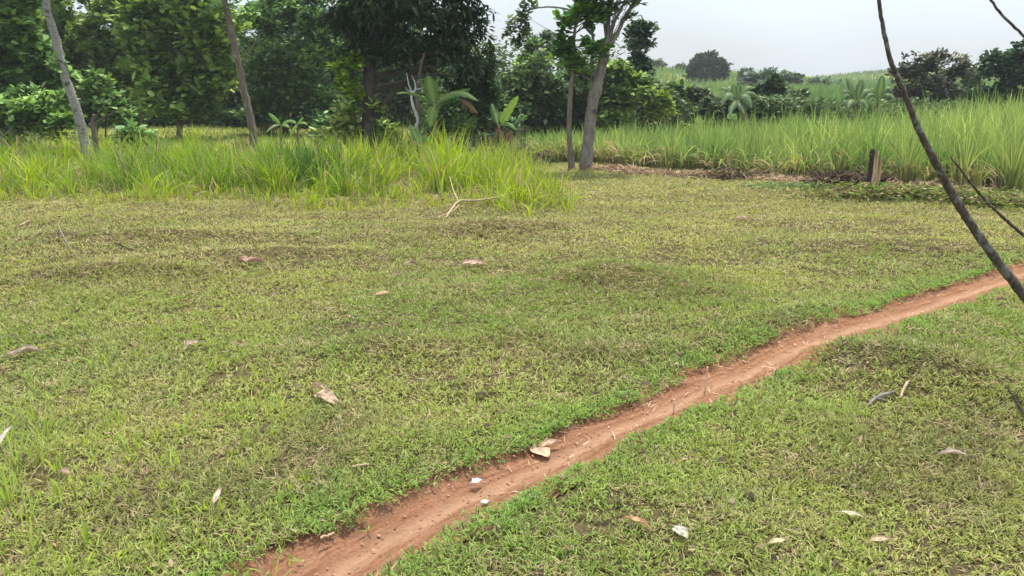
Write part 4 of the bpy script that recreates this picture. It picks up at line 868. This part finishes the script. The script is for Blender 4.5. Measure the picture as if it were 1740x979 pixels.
# ------------------------------------------------------------------ dry leaves
def dry_leaf(px, py, L, w, yaw, c, label, curl=.35, arch=.2, tilt=(0, 0), lift=.022, torn=.15, name='dry_leaf', cat='dry leaf', group='dry leaves on the ground', seed=0):
    r = np.random.default_rng(px * 7 + py)
    p = G(px, py); nu, nv = 15, 9; U, V = np.meshgrid(np.linspace(0, 1, nu), np.linspace(-1, 1, nv), indexing='ij')
    wd = w / 2 * np.sin(np.clip(U * .97 + .03, 0, 1) ** .8 * math.pi) ** .7
    edge = 1 - torn * r.random((nu, nv)) * np.abs(V) ** 3 * 2
    x = (U - .5) * L; y = V * wd * edge; z = curl * np.abs(V) ** 1.6 * wd * (1 + .5 * np.sin(U * 7 + r.random() * 6)) - arch * L * (2 * U - 1) ** 2 * .5 + arch * L * .3
    z += (vnoise(U * 5, V * 3, px) - .5) * w * .34 + (vnoise(U * 11, V * 7, px + 3) - .5) * w * .16 + r.normal(0, w * .015, (nu, nv))
    y = y * (1 - .25 * curl * np.abs(V)); z = z * (.3 if curl <= .1 else .75)
    ca, sa = math.cos(yaw), math.sin(yaw); z = z + x * math.tan(tilt[0]) + y * math.tan(tilt[1])
    q = np.stack([x * ca - y * sa, x * sa + y * ca, z - z.min() * .6 + lift], -1) + p
    i = (np.arange(nu - 1)[:, None] * nv + np.arange(nv - 1)[None]); mb = MB()
    cc = np.array(c)[None, None] * (1 + .25 * (vnoise(U * 6, V * 4, py)[..., None] - .5) * 2) * np.where(np.abs(V) < .1, .8, 1)[..., None]
    mb.add(q, [np.stack([i, i + nv, i + nv + 1, i + 1], -1).reshape(-1, 4)], cc.reshape(-1, 3))
    s = q[0, nv // 2]; d = q[0, nv // 2] - q[2, nv // 2]; tube(mb, [s + d * -.2, s + d * 1.0, s + d * 1.8 + [0, 0, -.004]], [.0022, .002, .0015], 5, 3, c=np.array(c) * .7)
    o = mb.build(name, M_DRY, origin=p); return tag(o, label, cat, group)
TAN = (.42, .40, .26); GREYB = (.42, .33, .24); PALE = (.60, .54, .42); BRN = (.26, .17, .11)
dry_leaf(557, 690, .155, .085, -.45, (.44, .33, .23), 'large crumpled pale brown leaf in the grass left of the path', .55, .3, (-.15, .35))
dry_leaf(541, 676, .13, .055, 2.5, (.42, .32, .22), 'twisted brown leaf with a raised tip touching the large crumpled leaf', .9, .35, (-.25, .5), .03)
dry_leaf(44, 610, .20, .075, .45, (.33, .26, .19), 'curled greyish leaf casting a dark hollow near the left edge', .9, .3, (0, .3), .03)
dry_leaf(919, 767, .15, .095, -1.15, (.46, .31, .21), 'broad flat tan leaf lying on the path', .10, .05, (0, .06), .004, .05)
dry_leaf(935, 759, .11, .055, .25, (.46, .31, .21), 'small folded tan leaf touching the broad one on the path', .6, .15, (.05, .2), .006)
dry_leaf(811, 822, .052, .034, .6, (.60, .58, .54), 'small whitish torn leaf scrap on the upper path edge', .4, .2, (0, .2), .008)
dry_leaf(1084, 902, .115, .028, -.75, (.50, .30, .17), 'narrow curved orange brown leaf in the grass right of the path', .8, .25, (0, .2), .03)
dry_leaf(1156, 920, .075, .055, -1.0, (.45, .42, .33), 'pale greyish pointed leaf beside the narrow curved brown one', .3, .2, (-.1, .2), .03)
dry_leaf(1447, 888, .085, .03, -.4, (.48, .42, .28), 'slender cream leaf in the lower right lawn', .6, .25, (0, .2), .03)
dry_leaf(1496, 932, .085, .035, .1, (.46, .34, .22), 'brown curled leaf near the lower edge right of the cream leaf', .7, .2, (0, .2), .03)
dry_leaf(1322, 932, .07, .03, .3, (.50, .42, .26), 'faded yellowish leaf near the lower edge between pale and brown ones', .6, .2, (0, .2), .025)
dry_leaf(326, 597, .10, .05, .9, (.40, .32, .23), 'small upright brown leaf in the middle left lawn', .8, .2, (.3, .4), .03)
dry_leaf(371, 858, .06, .03, 1.4, (.52, .40, .32), 'small pinkish leaf tip in the lower left lawn', .5, .2, (.5, .2), .03)
dry_leaf(651, 506, .12, .045, .5, (.50, .33, .2), 'small orange brown leaf in the centre of the lawn', .5, .2, (0, .4), .03)
dry_leaf(806, 457, .22, .12, .3, (.42, .30, .22), 'large brown leaf lying in the middle lawn below the tall grass', .5, .25, (0, .3), .03)
dry_leaf(426, 451, .24, .12, -.1, (.34, .22, .15), 'large reddish brown leaf on the low ridge left of centre', .6, .25, (0, .3), .03)
dry_leaf(1620, 781, .12, .04, -.05, (.44, .34, .27), 'faded brown curl in the grass at the right', .8, .2, (0, .2), .025)
dry_leaf(698, 455, .16, .06, .4, (.30, .22, .15), 'dark curled leaf left of the large brown leaf in the middle lawn', .8, .25, (0, .3), .03)
dry_leaf(1263, 376, .2, .09, .1, (.40, .28, .2), 'brown leaf on the lawn below the cane litter', .6, .25, (0, .3), .03)
dry_leaf(113, 816, .07, .03, -.3, (.42, .30, .22), 'thin brown leaf in the left grass shoots', .6, .25, (0, .3), .03)
dry_leaf(10, 770, .12, .03, 1.4, (.5, .45, .38), 'bleached narrow leaf at the left edge among grass shoots', .6, .25, (.5, .3), .05)
p = G(824, 856); mb = MB()
th = np.linspace(0, 2 * math.pi, 12, endpoint=False); ph = np.linspace(0, math.pi, 8); T, Pn = np.meshgrid(th, ph)
rr = .013 * (1 + .15 * rng.normal(0, 1, T.shape)); V = np.stack([rr * np.sin(Pn) * np.cos(T) * 1.3, rr * np.sin(Pn) * np.sin(T), rr * np.cos(Pn) * .7 + .006], -1) + p
ii = np.arange(7)[:, None] * 12; jj = np.arange(12)[None]; kk = (jj + 1) % 12
mb.add(V, [np.stack([ii + jj, ii + kk, ii + 12 + kk, ii + 12 + jj], -1).reshape(-1, 4)], (.5, .46, .4))
o = mb.build('pebble', M_DRY, origin=p, smooth=True); tag(o, 'small whitish pebble on the path below the white scrap', 'pebble')

# tiny crumbs of leaf and rootlets: nobody could count them
mb = MB(); n = 900; y = rng.uniform(2, 16, n); x = rng.uniform(-1, 1, n) * (.72 * y + 1); k = (path_dist(x, y) > 1.1) & ~inside(x, y, TG) & ~inside(x, y, CN); x, y = x[k], y[k]; n = len(x)
cs = np.array([(.08, .06, .04), (.16, .11, .07), (.27, .2, .13), (.05, .04, .03)]); c = cs[rng.integers(0, 4, n)]
blades(mb, np.stack([x, y, h(x, y) + .022 + rng.random(n) * .015], 1), rng.uniform(0, 6.28, n), rng.uniform(1.2, 1.7, n), rng.uniform(-.4, .8, n), rng.uniform(.025, .075, n) * (.6 + y / 14), rng.uniform(.01, .028, n), c, [.4, 1, .8, 0], roll=rng.uniform(-.8, .8, n))
o = mb.build('leaf_crumbs', M_DRY); tag(o, 'tiny dark and brown leaf crumbs scattered over the lawn', kind='stuff')
mb = MB(); n = 420; k = rng.integers(30, 260, n); o_ = rng.uniform(-1.1, 1.1, n); x = cen[k, 0] + nrm[k, 0] * PERP[k] * o_; y = cen[k, 1] + nrm[k, 1] * PERP[k] * o_
zz = hbase(x, y) - .03 + .02 * np.abs(o_) ** 3
cs = np.array([(.55, .38, .24), (.42, .26, .16), (.26, .14, .09), (.6, .5, .36)]); c = cs[rng.integers(0, 4, n)]
blades(mb, np.stack([x, y, zz], 1), rng.uniform(0, 6.28, n), rng.uniform(1.35, 1.6, n), rng.uniform(-.15, .3, n), rng.uniform(.015, .075, n), rng.uniform(.0018, .004, n), c, [.8, 1, 1, .6, 0], roll=rng.uniform(-.3, .3, n))
n = 1400; k = rng.integers(10, 330, n); o_ = rng.uniform(-1.05, 1.05, n); x = cen[k, 0] + nrm[k, 0] * PERP[k] * o_; y = cen[k, 1] + nrm[k, 1] * PERP[k] * o_
zz = hbase(x, y) - .034 + .02 * np.abs(o_) ** 3
c = np.array([(.30, .155, .095)])[np.zeros(n, int)] * rng.uniform(.5, 1.35, (n, 1))
blades(mb, np.stack([x, y, zz], 1), rng.uniform(0, 6.28, n), rng.uniform(1.1, 1.5, n), rng.uniform(0, 1.2, n), rng.uniform(.006, .02, n), rng.uniform(.004, .012, n), c, [.6, 1, .8, 0])
o = mb.build('path_crumbs', M_DRY); tag(o, 'straw bits, rootlets and earth crumbs on the path', kind='stuff')

# ------------------------------------------------------------------ bare sapling at the right, leaning across the view
D = 2.25
base = GP(2060, 2.15); e = empty('bare_sapling', base, 'leafless lichened sapling whose bare branch slants across the right side close by', 'sapling')
mb = MB(); tube(mb, [base - [0, 0, .05], W(2040, 900, 2.2), W(1990, 760, 2.25)], [.042, .036, .032], 10, 8, .001, .06); mb.build('trunk', B_LICHEN, e, smooth=True)
s = lambda px: px * D * .74 / FPX / 2
def br(pts, wpx, name='branch', sides=9, wob=.0006, knots=0):
    mb = MB(); P = [W(a[0], a[1], D + (a[2] if len(a) > 2 else 0)) for a in pts]; r = [s(w) for w in wpx]
    tube(mb, P, r, sides, 9, wob, .05)
    pl, rl = smooth_line(P, r, 9)
    for k in range(knots):
        j = rng.integers(2, len(pl) - 2); a = rng.uniform(0, 6.28); dv = np.array([math.cos(a), math.sin(a) * .6, rng.uniform(-.2, .6)]); dv /= np.linalg.norm(dv)
        tube(mb, [pl[j], pl[j] + dv * rl[j] * 1.2], [rl[j] * .4, rl[j] * .2], 6, 2, 0, .15)
    o = mb.build(name, B_LICHEN, e, smooth=True); return o
main = br([(1990, 760), (1900, 690), (1810, 595), (1740, 503), (1700, 452), (1664, 402), (1630, 350), (1592, 282), (1560, 218), (1537, 160), (1514, 105), (1501, 50), (1493, -5), (1490, -80)], [36, 30, 26, 22, 21, 20, 19, 17, 14, 12.5, 10.5, 9, 8, 6], knots=16)
mb = MB(); tube(mb, [W(1553, 190, D), W(1551, 165, D), W(1550, 143, D)], [s(10), s(9.5), s(9)], 8, 5, .0004, .06); k_ = mb.build('stub', B_LICHEN, main, smooth=True)
br([(1990, 765, .05), (1975, 600, .1), (1930, 380, .15), (1850, 190, .1), (1790, 110, .05), (1740, 62), (1700, 22), (1680, -8), (1672, -40)], [24, 20, 16, 12, 8, 6, 5.5, 5, 4], knots=8)
tw = br([(1975, 600, .1), (1890, 510, .12), (1800, 447, .1), (1740, 400, .08), (1705, 370, .06), (1672, 338, .05), (1645, 305, .03), (1628, 283), (1614, 266)], [13, 11, 9.5, 8, 7, 6, 5, 4, 2.5], knots=9)
mb = MB()
for pts, ws in [([(1800, 447), (1770, 418), (1740, 409), (1712, 412), (1690, 413)], [7, 6.5, 6, 5, 3]), ([(1780, 432), (1757, 420), (1740, 418), (1715, 430), (1690, 432)], [7, 6.5, 6, 5, 3])]:
    tube(mb, [W(a, b, D + .08) for a, b in pts], [s(w) for w in ws], 6, 5, .0008, .1)
mb.build('twiglet', B_LICHEN, tw, smooth=True)

# ------------------------------------------------------------------ the hazy air
mb = MB(); x0, x1, y0, y1, z0, z1 = -130, 320, -6, 440, -9, 14.5
V = np.array([(x, y, z) for x in (x0, x1) for y in (y0, y1) for z in (z0, z1)])
mb.add(V, [np.array([[0, 1, 3, 2], [4, 6, 7, 5], [0, 4, 5, 1], [2, 3, 7, 6], [0, 2, 6, 4], [1, 5, 7, 3]])])
mh, t = new_mat('haze_air'); pv = t.nodes.new('ShaderNodeVolumePrincipled'); pv.inputs['Color'].default_value = (.93, .96, 1, 1); pv.inputs['Density'].default_value = .0007
ov = t.nodes.new('ShaderNodeOutputMaterial'); t.links.new(pv.outputs[0], ov.inputs['Volume'])
HAZE = True
if HAZE:
    o = mb.build('haze', mh); tag(o, 'thin pale haze in the air', kind='stuff')
